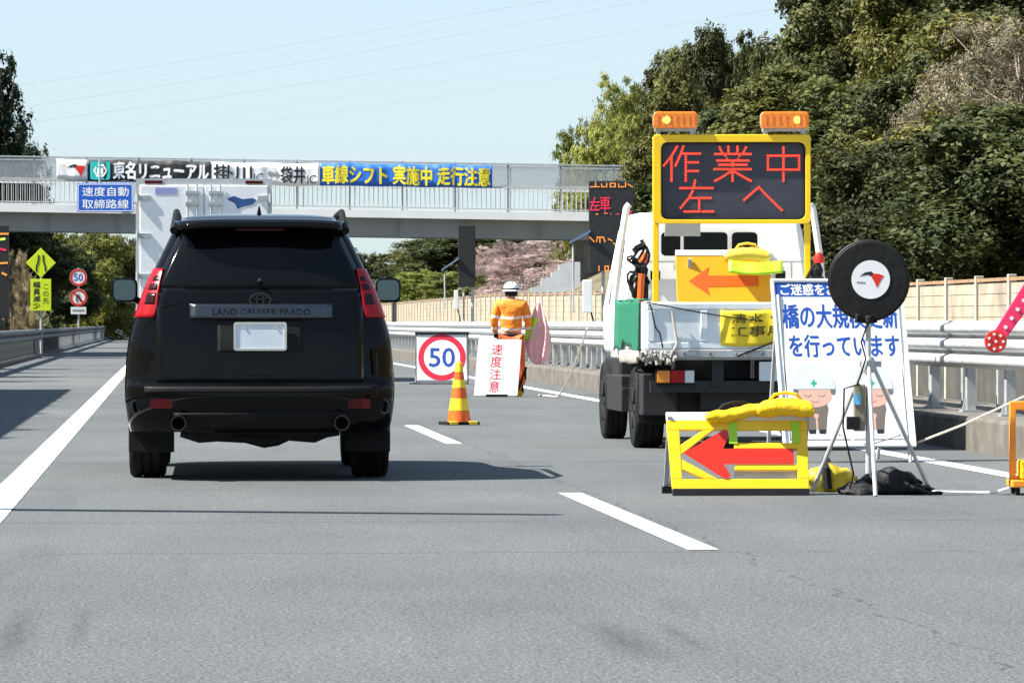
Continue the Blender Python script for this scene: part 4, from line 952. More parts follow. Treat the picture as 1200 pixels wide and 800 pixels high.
for k, (px, yy) in enumerate(((752, 2.2), (957, 2.3))):
    t = thing('warning_lamp', ['black hand lamp with orange cap clipped left of the message board leg', 'black hand lamp with red cap hung right of the message board leg'][k], 'lamp', (X(px, 42.5), 42.5, 1.28), 0)
    b = MB(); b.box(-.06, .06, -.05, .05, .02, .24); b.tube([(-.07, 0, .05), (-.10, -.02, .2), (-.03, -.03, .33), (.03, 0, .36)], .02, 6); b.lathe([(.05, .24), (.06, .3), (.03, .36)], 'z', (0, 0, 0), 14); b.build('case', M_black, t, bevel=.01)
    b = MB(); b.lathe([(.045, .36), (.05, .40), (.03, .45), (.001, .46)], 'z', (.02, 0, 0), 14); b.build('cap', M_orange if k == 0 else M_red, t, smooth=True)
    b = MB(); b.lathe([(.03, -.36), (.034, .02)], 'z', (-.02, 0, 0), 12); b.build('stem', M_orange if k == 0 else M_black, t, smooth=True)

# cord over the tailgate, loose wiring and hoses at the left of the bed, cab seams and side glass
t = thing('thin_rope', 'thin dark rope slung across the truck tailgate from the left corner', 'rope', (X(893, TD), TD, 0), TH)
b = MB(); b.tube([(-1.0 + 1.0 * i / 20, -.035, 1.272 - .16 * (i / 20) ** 1.4 - .03 * math.sin(math.pi * i / 20)) for i in range(21)], .006, 6); b.tube([(-.98 + .12 * i / 10, -.036, 1.26 - .36 * (i / 10) + .03 * math.sin(i)) for i in range(11)], .007, 6); b.build('cord', M_black, t, smooth=True)
t = thing('hose_coil', 'tangled black hose and cables hanging beside the left leg of the message board', 'hose', (X(748, 42.2), 42.2, 1.28), 0)
b = MB(); rs = random.Random(5)
for k in range(4): b.tube([(.07 * math.sin(i * .62 + k) + .02 * k - .03, .03 * math.cos(i * .62 + k * 2), .05 + .48 * i / 24 + .05 * math.sin(i * .9 + k)) for i in range(25)], .011, 6)
b.build('hose', M_black, t, smooth=True)
b = MB(); b.tube([(.01, -.04, -.05), (.03, -.04, .26)], .03, 10); b.build('orange_grip', M_orange, t, smooth=True)
for s in (-1, 1):
    b = MB(); b.hexa([(s * .909, 3.62, 1.28), (s * .909, 4.45, 1.28), (s * .899, 4.45, 1.28), (s * .899, 3.62, 1.28), (s * .828, 3.68, 1.88), (s * .828, 4.28, 1.88), (s * .818, 4.28, 1.88), (s * .818, 3.68, 1.88)]); b.build('side_window', M_glass, trk)
for z in (1.18, 1.66): MB().box(-.86, .86, 3.332, 3.345, z, z + .012).build('cab_seam', M_galvm, trk)
for x in (-.70, .70): MB().box(x - .006, x + .006, 3.333, 3.3455, .85, 1.66).build('cab_seam', M_galvm, trk)
for x in (-.62, .55): MB().box(x, x + .09, 3.32, 3.344, 1.50, 1.58).build('cab_vent', M_under, trk)
b = MB()
for i in range(9): b.lathe([(.001, 0), (.012, .002), (.012, -.012)], 'y', (-.9 + .225 * i, -.0215, .835), 8, False)
b.build('bolt', M_galvm, trk)
# ================================================================ SIGNS AND SMALL THINGS
# ---- traffic cone
d = GD(497.5); t = thing('traffic_cone', 'orange traffic cone with yellow reflective bands standing on the lane dash line', 'cone', (X(538, d), d, 0), .3)
prof = lambda z: .128 - (.128 - .032) * (z - .03) / .64
b = MB(); zz = [.03, .15, .152, .27, .272, .38, .382, .47, .472, .56, .562, .668, .672]; ring = []
MATC = [M_orange, mat('yellow reflective band', (.86, .60, .02), .4, var=.06, scale=9)]
for z0, z1, mi in ((.03, .155, 0), (.155, .285, 1), (.285, .40, 0), (.40, .485, 1), (.485, .57, 0), (.57, .668, 1)):
    b.mi = mi; b.lathe([(prof(z0) + (.002 if mi else 0), z0), (prof(z1) + (.002 if mi else 0), z1)], 'z', seg=28, capends=False)
b.mi = 1; b.lathe([(.034, .668), (.028, .68), (.001, .682)], 'z', seg=28, capends=False); b.build('cone_body', MATC, t, smooth=True)
b = MB(); b.prism([(-1, 0)] * 0 or rrect(-.185, .185, -.185, .185, .03), 0, .035); b.M = Matrix.Identity(4)
for v in b.bm.verts: v.co = Vector((v.co.x, v.co.z, v.co.y))
b.build('base', M_black, t, bevel=.006)
for s in (-1, 1): MB().box(s * .11 - .045, s * .11 + .045, -.19, -.1, .006, .04).build('base_reflector', MATC[1], t, bevel=.004)

# ---- 50 sign: a sheet on a low frame
d = GD(450); sc = d / F; t = thing('speed_limit_sheet', 'square white sign sheet with red ring and blue number 50 on a low frame', 'road sign', (X(518, d), d, 0), TH * .3)
w = 30.5 * sc; h0, h1 = .03, 61 * sc; PR = (R(-14), 0, 0)
pn = bpy.data.objects.new('panel', None)
b = MB(); b.grid(lambda a, c: (-w * (1 + .04 * (1 - c) ** 3) + 2 * w * a * (1 + .04 * (1 - c) ** 3), .0004 * math.sin(a * 11 + c * 4), h0 + (h1 - h0) * c), 20, 14); pn = b.build('panel', M_sign, t, solid=.005, smooth=True, rot=PR)
cz = (h0 + h1) / 2 + .01; rr = 28 * sc
MB().ringprism(circ(0, cz, rr, n=48), circ(0, cz, rr * .76, n=48), -.0055, -.0065).build('ring', mat('crimson sheet', (.55, .015, .04), .4, var=.05), pn)
text('50', -rr * .53, rr * .53, cz - rr * .40, cz + rr * .40, -.0055, mat('navy blue sheet', (.02, .06, .30), .4), pn, .022)
MB().box(-w - .02, w + .02, -.03, .03, h1 - .015, h1 + .025).build('top_bar', M_black, pn, bevel=.004)
b = MB(); b.tube([(-w, 0, .0), (-w, 0, h1)], .012, 6); b.tube([(w, 0, 0), (w, 0, h1)], .012, 6); b.build('side_tube', M_dark, pn)
b = MB(); b.tube([(-w, .0, .02), (-w - .12, -.06, .012), (w, -.04, .012)], .012, 6); b.bar((-w + .05, .22, h1 - .08), (-w + .05, .55, .01), .025); b.bar((w - .05, .22, h1 - .08), (w - .05, .55, .01), .025); b.build('leg', M_dark, t)

# ---- speed caution board
d = GD(465); sc = d / F; t = thing('caution_board', 'upright white board with four red characters written downwards in front of the worker', 'road sign', (X(582, d), d, 0), 0)
q = lambda px, py: ((px - 582) * sc, Z(py, d)); P = [q(555.5, 463.5), q(606.5, 463.5), q(611.5, 398), q(561, 397)]
pn = MB().prism([(x, z / math.cos(R(12))) for x, z in P], 0, .025).build('panel', M_sign, t, bevel=.004, rot=(R(-12), 0, 0))
sk = lambda p: (p[0] + (p[2] - .42) * .075, p[1], p[2])
text('速\n度\n注\n意', -.095, .065, .075, .80, -.0002, mat('red ink', (.52, .012, .02), .5, var=.05), pn, .008, fn=sk)
b = MB(); b.box(-.16, .16, -.03, .06, 0, .04); b.build('foot', M_black, t)
b = MB(); b.prism([(.10, .02), (.36, .02), (.40, .34), (.16, .36)], .30, .33); b.build('rear_flap', M_orange, t)
b = MB(); b.bar((.29, .29, .02), (.44, .26, .44), .035, .03); b.bar((.43, .27, .4), (.43, .27, .25), .025); b.build('strut', M_black, t); MB().box(.27, .37, .24, .288, .0, .15).build('reflector', M_yfab, t, rot=(0, R(12), 0))

# ---- the worker, seen from behind, flag in the right hand
WD = 71.5; wk = thing('person', 'worker in white helmet and orange jacket standing with back turned, holding a pale pink flag', 'person', (X(599, WD), WD, 0), R(-3))
def skin(name, verts, edges, radii, m, parent, root=0, sub=2):
    me = bpy.data.meshes.new(name); me.from_pydata(verts, edges, []); o = bpy.data.objects.new(name, me); COL.objects.link(o); o.parent = parent
    md = o.modifiers.new('skin', 'SKIN'); md.use_smooth_shade = True
    for i, r in enumerate(radii):
        sv = me.skin_vertices[0].data[i]; sv.radius = (r, r) if not isinstance(r, tuple) else r; sv.use_root = (i == root)
    sb = o.modifiers.new('sub', 'SUBSURF'); sb.levels = sb.render_levels = sub
    bake(o); o.data.materials.clear(); o.data.materials.append(m); return o
M_skin = mat('skin', (.50, .29, .20), .55, var=.08); M_cloth = mat('dark work clothes', (.05, .05, .06), .85, var=.2)
V = [(0, 0, .92), (0, 0, 1.08), (0, .0, 1.26), (0, .01, 1.38), (0, .015, 1.455), (0, .03, 1.53), (0, .035, 1.60),
     (-.10, 0, .88), (-.12, .01, .48), (-.12, -.02, .09), (-.125, .12, .05), (.10, 0, .88), (.13, .02, .48), (.15, -.01, .09), (.16, .13, .05),
     (-.19, .0, 1.37), (-.255, .0, 1.12), (-.235, .08, .92), (.19, 0, 1.37), (.26, .0, 1.12), (.24, .09, .93)]
E_ = [(0, 1), (1, 2), (2, 3), (3, 4), (4, 5), (5, 6), (0, 7), (7, 8), (8, 9), (9, 10), (0, 11), (11, 12), (12, 13), (13, 14), (3, 15), (15, 16), (16, 17), (3, 18), (18, 19), (19, 20)]
RR = [(.145, .105), (.13, .10), (.16, .11), (.15, .09), .055, .083, .085, .085, .056, .04, .038, .085, .056, .04, .038, .062, .045, .034, .062, .045, .034]
skin('body', V, E_, RR, M_skin, wk)
jm = bpy.data.materials.new('orange jacket with silver bands'); jm.use_nodes = True; nt = jm.node_tree; pb = nt.nodes['Principled BSDF']; pb.inputs['Roughness'].default_value = .7
tc = nd(nt, 'ShaderNodeTexCoord'); sx = nd(nt, 'ShaderNodeSeparateXYZ'); nt.links.new(tc.outputs['Object'], sx.inputs[0])
ra = nd(nt, 'ShaderNodeValToRGB'); ra.color_ramp.interpolation = 'CONSTANT'; mr = nd(nt, 'ShaderNodeMapRange'); mr.inputs[1].default_value = .8; mr.inputs[2].default_value = 1.6
ab = nd(nt, 'ShaderNodeMath', operation='ABSOLUTE'); mlt = nd(nt, 'ShaderNodeMath', operation='MULTIPLY'); mlt.inputs[1].default_value = -.10; ad = nd(nt, 'ShaderNodeMath', operation='ADD')
nt.links.new(sx.outputs[0], ab.inputs[0]); nt.links.new(ab.outputs[0], mlt.inputs[0]); nt.links.new(sx.outputs[2], ad.inputs[0]); nt.links.new(mlt.outputs[0], ad.inputs[1]); nt.links.new(ad.outputs[0], mr.inputs[0]); nt.links.new(mr.outputs[0], ra.inputs[0])
e = ra.color_ramp.elements; e[0].position = 0; e[0].color = (.84, .22, .01, 1); e[1].position = (.965 - .8) / .8; e[1].color = (.72, .66, .6, 1)
for p_, c_ in ((1.005, (.84, .22, .01)), (1.145, (.80, .66, .55)), (1.185, (.84, .22, .01))): q_ = e.new((p_ - .8) / .8); q_.color = (*c_, 1)
nt.links.new(ra.outputs[0], pb.inputs['Base Color'])
no = nd(nt, 'ShaderNodeTexNoise'); no.inputs['Scale'].default_value = 7; nt.links.new(tc.outputs['Object'], no.inputs[0]); bp = nd(nt, 'ShaderNodeBump'); bp.inputs['Strength'].default_value = .8; bp.inputs['Distance'].default_value = .05; nt.links.new(no.outputs[0], bp.inputs['Height']); nt.links.new(bp.outputs[0], pb.inputs['Normal'])
skin('jacket', [(0, 0, .90), (0, 0, 1.05), (0, 0, 1.25), (0, .01, 1.38), (0, .02, 1.45), (-.19, 0, 1.375), (-.265, 0, 1.12), (-.243, .07, .95), (.19, 0, 1.375), (.27, 0, 1.12), (.248, .08, .96)],
     [(0, 1), (1, 2), (2, 3), (3, 4), (3, 5), (5, 6), (6, 7), (3, 8), (8, 9), (9, 10)], [(.185, .13), (.18, .13), (.185, .135), (.17, .11), (.072, .07), .085, .07, .055, .085, .07, .055], jm, wk)
M_trou = mat('orange red work trousers', (.75, .10, .02), .75, var=.12, scale=8, bump=.3)
skin('trousers', [(0, 0, .93), (-.10, 0, .84), (-.125, .01, .48), (-.125, -.01, .14), (.10, 0, .84), (.135, .02, .48), (.155, 0, .14)], [(0, 1), (1, 2), (2, 3), (0, 4), (4, 5), (5, 6)], [(.17, .125), .105, .085, .075, .105, .085, .075], M_trou, wk)
MB().lathe([(.188, 1.0), (.194, .99), (.194, .955), (.188, .945)], 'z', seg=28).build('belt', M_black, wk, smooth=True).scale = (1, .74, .93)
for s, hx, hy in ((-1, -.235, .09), (1, .245, .10)):
    skin('boot', [(s * .14, -.03, .07), (s * .145, .06, .05), (s * .15, .15, .04), (s * .14, -.02, .18)], [(0, 1), (1, 2), (0, 3)], [(.055, .06), (.05, .045), (.045, .035), .055], M_black, wk)
    hv = [(hx, hy - .02, .955), (hx, hy, .90), (hx, hy + .01, .865)]; he = [(0, 1), (1, 2)]; hr = [.036, (.045, .03), (.044, .028)]
    gl_ = skin('glove', hv, he, hr, M_black, wk)
    for k in range(4):
        f = -.036 + .024 * k; l = (.055, .068, .064, .05)[k]
        skin('finger', [(hx + .008 * s, hy + f * .9 + .01, .86), (hx + .004 * s, hy + f + .01, .86 - l * .6), (hx - .014 * s, hy + f + .012, .86 - l * 1.15), (hx - .036 * s, hy + f + .012, .86 - l * 1.2)], [(0, 1), (1, 2), (2, 3)], [.0105, .010, .0095, .0085], M_black, gl_, sub=1)
    skin('thumb', [(hx - .01 * s, hy + .035, .885), (hx - .025 * s, hy + .055, .85), (hx - .034 * s, hy + .05, .815)], [(0, 1), (1, 2)], [.013, .0115, .0095], M_black, gl_, sub=1)
b = MB(); b.lathe([(.001, 1.725), (.05, 1.72), (.09, 1.695), (.112, 1.655), (.12, 1.60), (.138, 1.585), (.138, 1.578), (.118, 1.583)], 'z', (0, .035, 0), 28, False); b.box(-.014, .014, -.055, .12, 1.7, 1.732)
b.build('helmet', mat('white helmet', (.84, .85, .86), .25, var=.02, coat=.4), wk, smooth=True)
MB().lathe([(.121, 1.60), (.124, 1.605), (.122, 1.625), (.1175, 1.625)], 'z', (0, .035, 0), 28, False).build('helmet_band', M_dark, wk, smooth=True)
MB().lathe([(.095, 1.50), (.098, 1.55), (.095, 1.59)], 'z', (0, .03, 0), 20, False).build('hair', M_black, wk, smooth=True)
# the flag: pole held low, cloth hanging in folds
fl = thing('flag', 'pale pink signal flag hanging in folds in the right hand of the worker', 'flag', (X(617, WD), WD + .06, 0), 0)
gx = lambda px: X(px, WD) - X(617, WD)
MB().tube([(-.01, .03, .78), (.0, .04, .90), (gx(632), .0, Z(350, WD))], .011, 8).build('pole', M_white, fl)
fm = mat('pale pink cloth', (.92, .70, .70), .8, var=.05, scale=5); tr_ = nd(fm.node_tree, 'ShaderNodeBsdfTranslucent'); tr_.inputs[0].default_value = (.95, .62, .62, 1); mx_ = nd(fm.node_tree, 'ShaderNodeMixShader'); mx_.inputs[0].default_value = .5; fm.node_tree.links.new(fm.node_tree.nodes['Principled BSDF'].outputs[0], mx_.inputs[1]); fm.node_tree.links.new(tr_.outputs[0], mx_.inputs[2]); fm.node_tree.links.new(mx_.outputs[0], fm.node_tree.nodes['Material Output'].inputs[0])
def flag(a, c):
    zt, zb = Z(353, WD), Z(427, WD); z = zt + (zb - zt) * c
    L = [(0, 629, 634), (.2, 624, 638), (.4, 619, 643), (.6, 615, 646), (.8, 617, 646), (.92, 621, 643), (1, 627, 638)]
    for (c0, l0, r0), (c1, l1, r1) in zip(L, L[1:]):
        if c <= c1: f = (c - c0) / (c1 - c0); l = l0 + (l1 - l0) * f; r_ = r0 + (r1 - r0) * f; break
    return (gx(l + (r_ - l) * a), .075 * math.sin(a * 11 + c * 4) * min(1, c * 2) + .03 * math.sin(a * 23 + c * 9) * c - .02, z)
b = MB(); b.grid(flag, 26, 24); b.build('cloth', fm, fl, solid=.004, smooth=True)
b = MB(); b.grid(lambda a, c: (gx(615 + 11 * a + 6 * (1 - c)) - .02, -.06 + .02 * math.sin(a * 6), Z(372 + 27 * c, WD)), 8, 8); b.build('lime_lining', M_lime, fl, solid=.004, smooth=True)

# ---- tall lamp boards on the median, with solar panels and boxes
def lampboard(label, px0, px1, y0, y1, d, front, boxpx, solar, rz=0.0):
    t = thing('lamp_sign', label, 'message sign', (X((px0 + px1) / 2, d), d, .29), rz); c = X((px0 + px1) / 2, d)
    x = lambda p: X(p, d) - c; z = lambda p: Z(p, d) - .29
    MB().box(x(px0), x(px1), 0, .14, z(y1), z(y0)).build('panel', mat('black lamp panel', (.016, .018, .02), .5, var=.3, scale=9) if front else M_dark, t, bevel=.012)
    w = px1 - px0
    for f in (.32, .84): MB().tube([(x(px0 + w * f), .16, -.02), (x(px0 + w * f), .16, z(y0) - .05)], .045 if f > .5 else .03, 8).build('pole', M_galv, t, smooth=True)
    bx0, bx1, by0, by1 = boxpx; MB().box(x(bx0), x(bx1), .02, .2, z(by1), z(by0)).build('control_box', M_white, t, bevel=.01)
    P = solar; b = MB(); b.hexa([(x(P[0]), .1, z(P[1])), (x(P[2]), -.1, z(P[3])), (x(P[2]), .5, z(P[3])), (x(P[0]), .5, z(P[1])), (x(P[0]), .1, z(P[1]) + .04), (x(P[2]), -.1, z(P[3]) + .04), (x(P[2]), .5, z(P[3]) + .04), (x(P[0]), .5, z(P[1]) + .04)])
    b.build('solar_panel', mat('blue solar glass', (.05, .10, .18), .15, var=.1), t)
    MB().tube([(x(P[0] + 4), .3, z(P[1])), (x(P[0] + 4), .3, z(by1))], .025, 6).build('solar_stay', M_galvm, t)
    b = MB(); b.tube([(x(bx1) - .02, .1, z(by1)), (x(bx1) + .05, .05, z(by1) - .25), (x(bx1) - .0, .1, -.0)], .018, 6); b.build('cable', M_black, t)
    return t, x, z
t, x, z = lampboard('tall black lamp sign with red and amber lights behind the guardrail left of the truck', 690, 743, 212, 317, 86, True, (683, 694, 328, 366), (668, 285, 692, 272))
M_al = mat('amber lamps', (.3, .12, .02), .4, emit=(1, .32, .05), es=.36); M_rl = mat('pinkish red lamps', (.25, .01, .03), .4, emit=(1, .03, .10), es=.33)
def px_strokes(L): return [[(x(a), z(c)) for a, c in s] for s in L]
dots(px_strokes([[(692, 219), (697, 219)], [(698, 214), (698, 219), (702, 219)], [(705, 216), (705, 219), (709, 219)], [(711, 215), (711, 219)], [(715, 215), (715, 219), (721, 219), (721, 215), (715, 215)], [(725, 216), (725, 219), (731, 219)], [(733, 214), (733, 219)], [(736, 216), (741, 219)]]), .012, .022, -.003, 'amber_lamps', M_al, t)
dots(px_strokes([[(692, 237), (702, 237)], [(697, 232), (692, 246)], [(694, 241), (702, 241)], [(698, 241), (698, 246)], [(692, 246), (702, 246)], [(704, 232), (714, 232)], [(705, 235), (713, 235), (713, 241), (705, 241), (705, 235)], [(704, 244), (715, 244)], [(709, 231), (709, 247)], [(705, 238), (713, 238)], [(716, 251), (717, 251)], [(723, 251), (725, 251)], [(733, 251), (740, 251)], [(733, 248), (740, 248)]]), .013, .024, -.003, 'red_lamps', M_rl, t)
dots(px_strokes([[(691, 278), (696, 283)], [(699, 283), (700, 278), (707, 278), (709, 283)], [(703, 280), (703, 284)], [(713, 280), (717, 282)], [(719, 285), (722, 287)], [(702, 312), (702, 317)], [(709, 312), (713, 312), (713, 317), (709, 317), (709, 312)], [(699, 251), (700, 251)], [(709, 250), (711, 250)]]), .013, .024, -.003, 'amber_lamps', M_al, t)
lampboard('narrow dark grey lamp sign turned away behind the guardrail under the overpass', 537, 557, 264, 336, 127, False, (532, 537, 340, 362), (517, 317, 538, 303), 0)
# left: lamp sign, diamond sign, round signs
d = 119.6; t = thing('lamp_sign', 'dark lamp sign with stacked coloured lights at the left frame edge', 'message sign', (X(-8, d), d, .1), 0); c = X(-8, d)
x = lambda p: X(p, d) - c; z = lambda p: Z(p, d) - .1
MB().box(x(-27), x(10), 0, .14, z(372), z(264)).build('panel', M_dark, t, bevel=.012); MB().tube([(0, .1, -.02), (0, .1, z(370))], .05, 8).build('pole', M_galv, t)
dots(px_strokes([[(-12, 274), (9, 274)], [(-12, 309), (8, 308)], [(3, 320), (7, 322)]]), .03, .055, -.003, 'amber_lamps', M_al, t); dots(px_strokes([[(-6, 290), (6, 293)]]), .03, .05, -.003, 'red_lamps', M_rl, t); dots(px_strokes([[(-4, 281), (5, 280)]]), .03, .05, -.003, 'lime_lamps', mat('lime lamps', (.4, .8, .05), .4, emit=(.4, 1, .05), es=.8), t)
M_fl = mat('fluorescent yellow green sheet', (.62, .76, .015), .4, var=.04, scale=4)
d = 150.0; sc = d / F; t = thing('road_narrows_sign', 'yellow green diamond sign with two bent lines on a pole above a yellow plate', 'road sign', (X(48, d), d, 0), 0)
z = lambda p: Z(p, d)
MB().tube([(0, .05, -.04), (0, .05, z(292))], .045, 8).build('pole', M_galvm, t)
s = 17.5 * sc; dm = MB().prism([(0, z(308) - s), (s, z(308)), (0, z(308) + s), (-s, z(308))], -.03, 0).build('diamond_panel', M_fl, t, bevel=.006)
b = MB()
for k in (-1, 1):
    P = [(k * 5.5 * sc, z(318)), (k * 5 * sc, z(312)), (k * 3 * sc, z(306)), (k * 2.6 * sc, z(299))]
    for a, c in zip(P, P[1:]): b.bar((a[0], -.034, a[1]), (c[0], -.034, c[1]), .05, .01, (0, 1, 0))
b.build('road_symbol', M_ink, dm)
pp = MB().box(-12 * sc, 12 * sc, -.03, 0, z(364), z(327)).build('text_panel', M_fl, t, bevel=.006)
text('幅\n員\n減\n少', -9 * sc, -.8 * sc, z(361.5), z(330), -.032, M_ink, pp, .02); text('こ\nの\n先', 2.2 * sc, 9.5 * sc, z(356), z(333), -.032, M_olive, pp, 0)
d = 217.0; sc = d / F; t = thing('round_signs_pole', 'pole with two round red ringed signs and a small white plate at the left roadside', 'road sign', (X(92, d), d, 0), 0); z = lambda p: Z(p, d)
MB().tube([(0, .05, -.04), (0, .05, z(314))], .045, 8).build('pole', M_galvm, t)
for k, py in enumerate((325, 348.5)):
    r_ = 10.2 * sc; dk = MB().prism(circ(0, z(py), r_, n=32), -.03, 0).build('disc', M_sign, t)
    MB().ringprism(circ(0, z(py), r_ * .98, n=32), circ(0, z(py), r_ * .74, n=32), -.032, -.04).build('ring', M_red, dk)
    if k == 0: text('50', -r_ * .5, r_ * .5, z(py) - r_ * .4, z(py) + r_ * .4, -.032, M_blue, dk, .03)
    else:
        b = MB(); b.bar((-r_ * .55, -.036, z(py) + r_ * .55), (r_ * .55, -.036, z(py) - r_ * .55), r_ * .2, .008, (0, 1, 0)); b.build('slash', M_red, dk)
        b = MB(); b.bar((-r_ * .2, -.043, z(py) - r_ * .5), (-r_ * .2, -.043, z(py) + r_ * .4), r_ * .14, .008, (0, 1, 0)); b.bar((r_ * .25, -.043, z(py) - r_ * .5), (r_ * .0, -.043, z(py) + r_ * .4), r_ * .14, .008, (0, 1, 0)); b.build('arrows', M_ink, dk)
pt = MB().box(-9 * sc, 9 * sc, -.03, 0, z(368), z(359.5)).build('plate', M_sign, t); MB().box(-7 * sc, 7 * sc, -.034, -.031, z(365), z(362.5)).build('text_line', M_girder, pt)
d = 330.0; sc = d / F; t = thing('lamp_stand', 'small lamp stand with amber lights and a yellow plate beside the lorry at the left', 'message sign', (X(131, d), d, 0), 0); z = lambda p: Z(p, d)
MB().box(-8 * sc, -1 * sc, 0, .15, z(362), z(340)).build('lamp_panel', M_dark, t); MB().box(-.5 * sc, 8 * sc, 0, .1, z(370), z(336)).build('yellow_plate', M_fl, t); MB().box(-4 * sc, 4 * sc, .12, .2, -.04, z(338)).build('stand', M_dark, t)
b = MB()
for k in range(4): b.box(-7 * sc, -2 * sc, -.03, .0, z(344 + k * 5.3), z(341.5 + k * 5.3))
b.build('amber_lamps', M_al, t)
# unseen mast, added with its arm shaped to throw a thin shadow line
t = thing('shadow_mast', 'unseen slim mast with a long arm, added for its thin shadow line across the road', 'mast', (-12.0, 27.6, 0), 0)
t['label'] = 'unseen mast with long side arm added to draw a thin shadow line across the road'
MB().tube([(0, 0, -.05), (0, 0, 6.2)], [.13, .09], 12).build('shaft', M_galvm, t, smooth=True); MB().tube([(0, 0, 6.0), (4, -.92, 6.03), (7.28, -1.65, 6.0)], [.17, .15, .10], 10).build('arm', M_galvm, t, smooth=True); MB().box(-.16, .16, -.1, .1, 0, .3).build('base', M_conc, t)
M_shwall = mat('grey shadow wall panel', (.26, .26, .25), .8, var=.15, scale=1, dirt=.4)
for lab, u, t0, t1, h in (('long grey unseen wall put beside the near left shoulder to shade the road', -7.45, 44.5, 77.6, 3.85), ('higher grey wall added on the left bank to shade the road before the overpass', -9.6, 152, 176, 7.0)):  # unseen walls, placed and sized to throw shadows on the road
    t = thing('shadow_wall', lab, 'barrier', RD(u, 0), TH); b = MB(); n_ = int((t1 - t0) / 3)
    for k in range(n_): b.box(-.06, .06, t0 + (t1 - t0) * k / n_ + .06, t0 + (t1 - t0) * (k + 1) / n_ - .06, -.1, h)
    b.build('panel', M_shwall, t)
    for k in range(n_ + 1): MB().box(-.1, .1, t0 + (t1 - t0) * k / n_ - .059, t0 + (t1 - t0) * k / n_ + .059, -.1, h + .06).build('post', M_galvm, t)
# ---- bridge works notice board on legs
d = 36.9; sc = d / F; nb = thing('notice_board', 'large white notice board with blue characters and two bowing helmeted figures, on steel legs', 'notice board', (X(998, d), d, 0), R(10))
LN = 19; cs = math.cos(R(LN)); bw = 80 * sc; zb0 = .125 / cs; hh = (522 - 325) * sc / cs
pn = MB().box(-bw, bw, 0, .025, zb0, zb0 + hh).build('panel', M_sign, nb, bevel=.004, rot=(R(-LN), 0, 0))
ux = lambda px, py: (px - 998 + (424 - py) * .066) * sc * 1.012   # photo column to panel x, undoing the tilt
uz = lambda py: zb0 + (522 - py) * sc / cs
MB().ringprism([(-bw, zb0), (bw, zb0), (bw, zb0 + hh), (-bw, zb0 + hh)], [(-bw + .02, zb0 + .02), (bw - .02, zb0 + .02), (bw - .02, zb0 + hh - .02), (-bw + .02, zb0 + hh - .02)], -.012, .03).build('edge_frame', M_white, pn, bevel=.003)
i0 = .055; MB().ringprism([(-bw + i0, zb0 + i0), (bw - i0, zb0 + i0), (bw - i0, zb0 + hh - i0), (-bw + i0, zb0 + hh - i0)], [(-bw + i0 + .007, zb0 + i0 + .007), (bw - i0 - .007, zb0 + i0 + .007), (bw - i0 - .007, zb0 + hh - i0 - .007), (-bw + i0 + .007, zb0 + hh - i0 - .007)], -.0008, .001).build('border_line', M_ink, pn)
M_nbl = mat('notice blue', (.010, .065, .33), .45, var=.06)
hd = MB().box(-bw + .03, bw - .03, -.0010, .001, uz(346), uz(329)).build('header', M_nbl, pn)
text('ご迷惑をおかけします', -bw + .075, bw - .07, uz(344.3), uz(330.8), -.0010, M_wink, hd, .02)
text('橋の大規模更新', -bw + .075, bw - .06, uz(383), uz(355), -.0002, M_nbl, pn, .022)
text('を行っています', -bw + .11, bw - .07, uz(417), uz(391), -.0002, M_nbl, pn, .022)
Mh = mat('pale grey white ink', (.56, .63, .67), .5, var=.01); Mf = mat('face ink', (.60, .36, .28), .5, var=.02); Mb = mat('brown ink', (.15, .125, .105), .5, var=.04); Mg = mat('green ink', (.0, .30, .16), .5); Mk = mat('grey hair ink', (.13, .13, .15), .5); Mm = mat('mouth ink', (.38, .12, .10), .5)
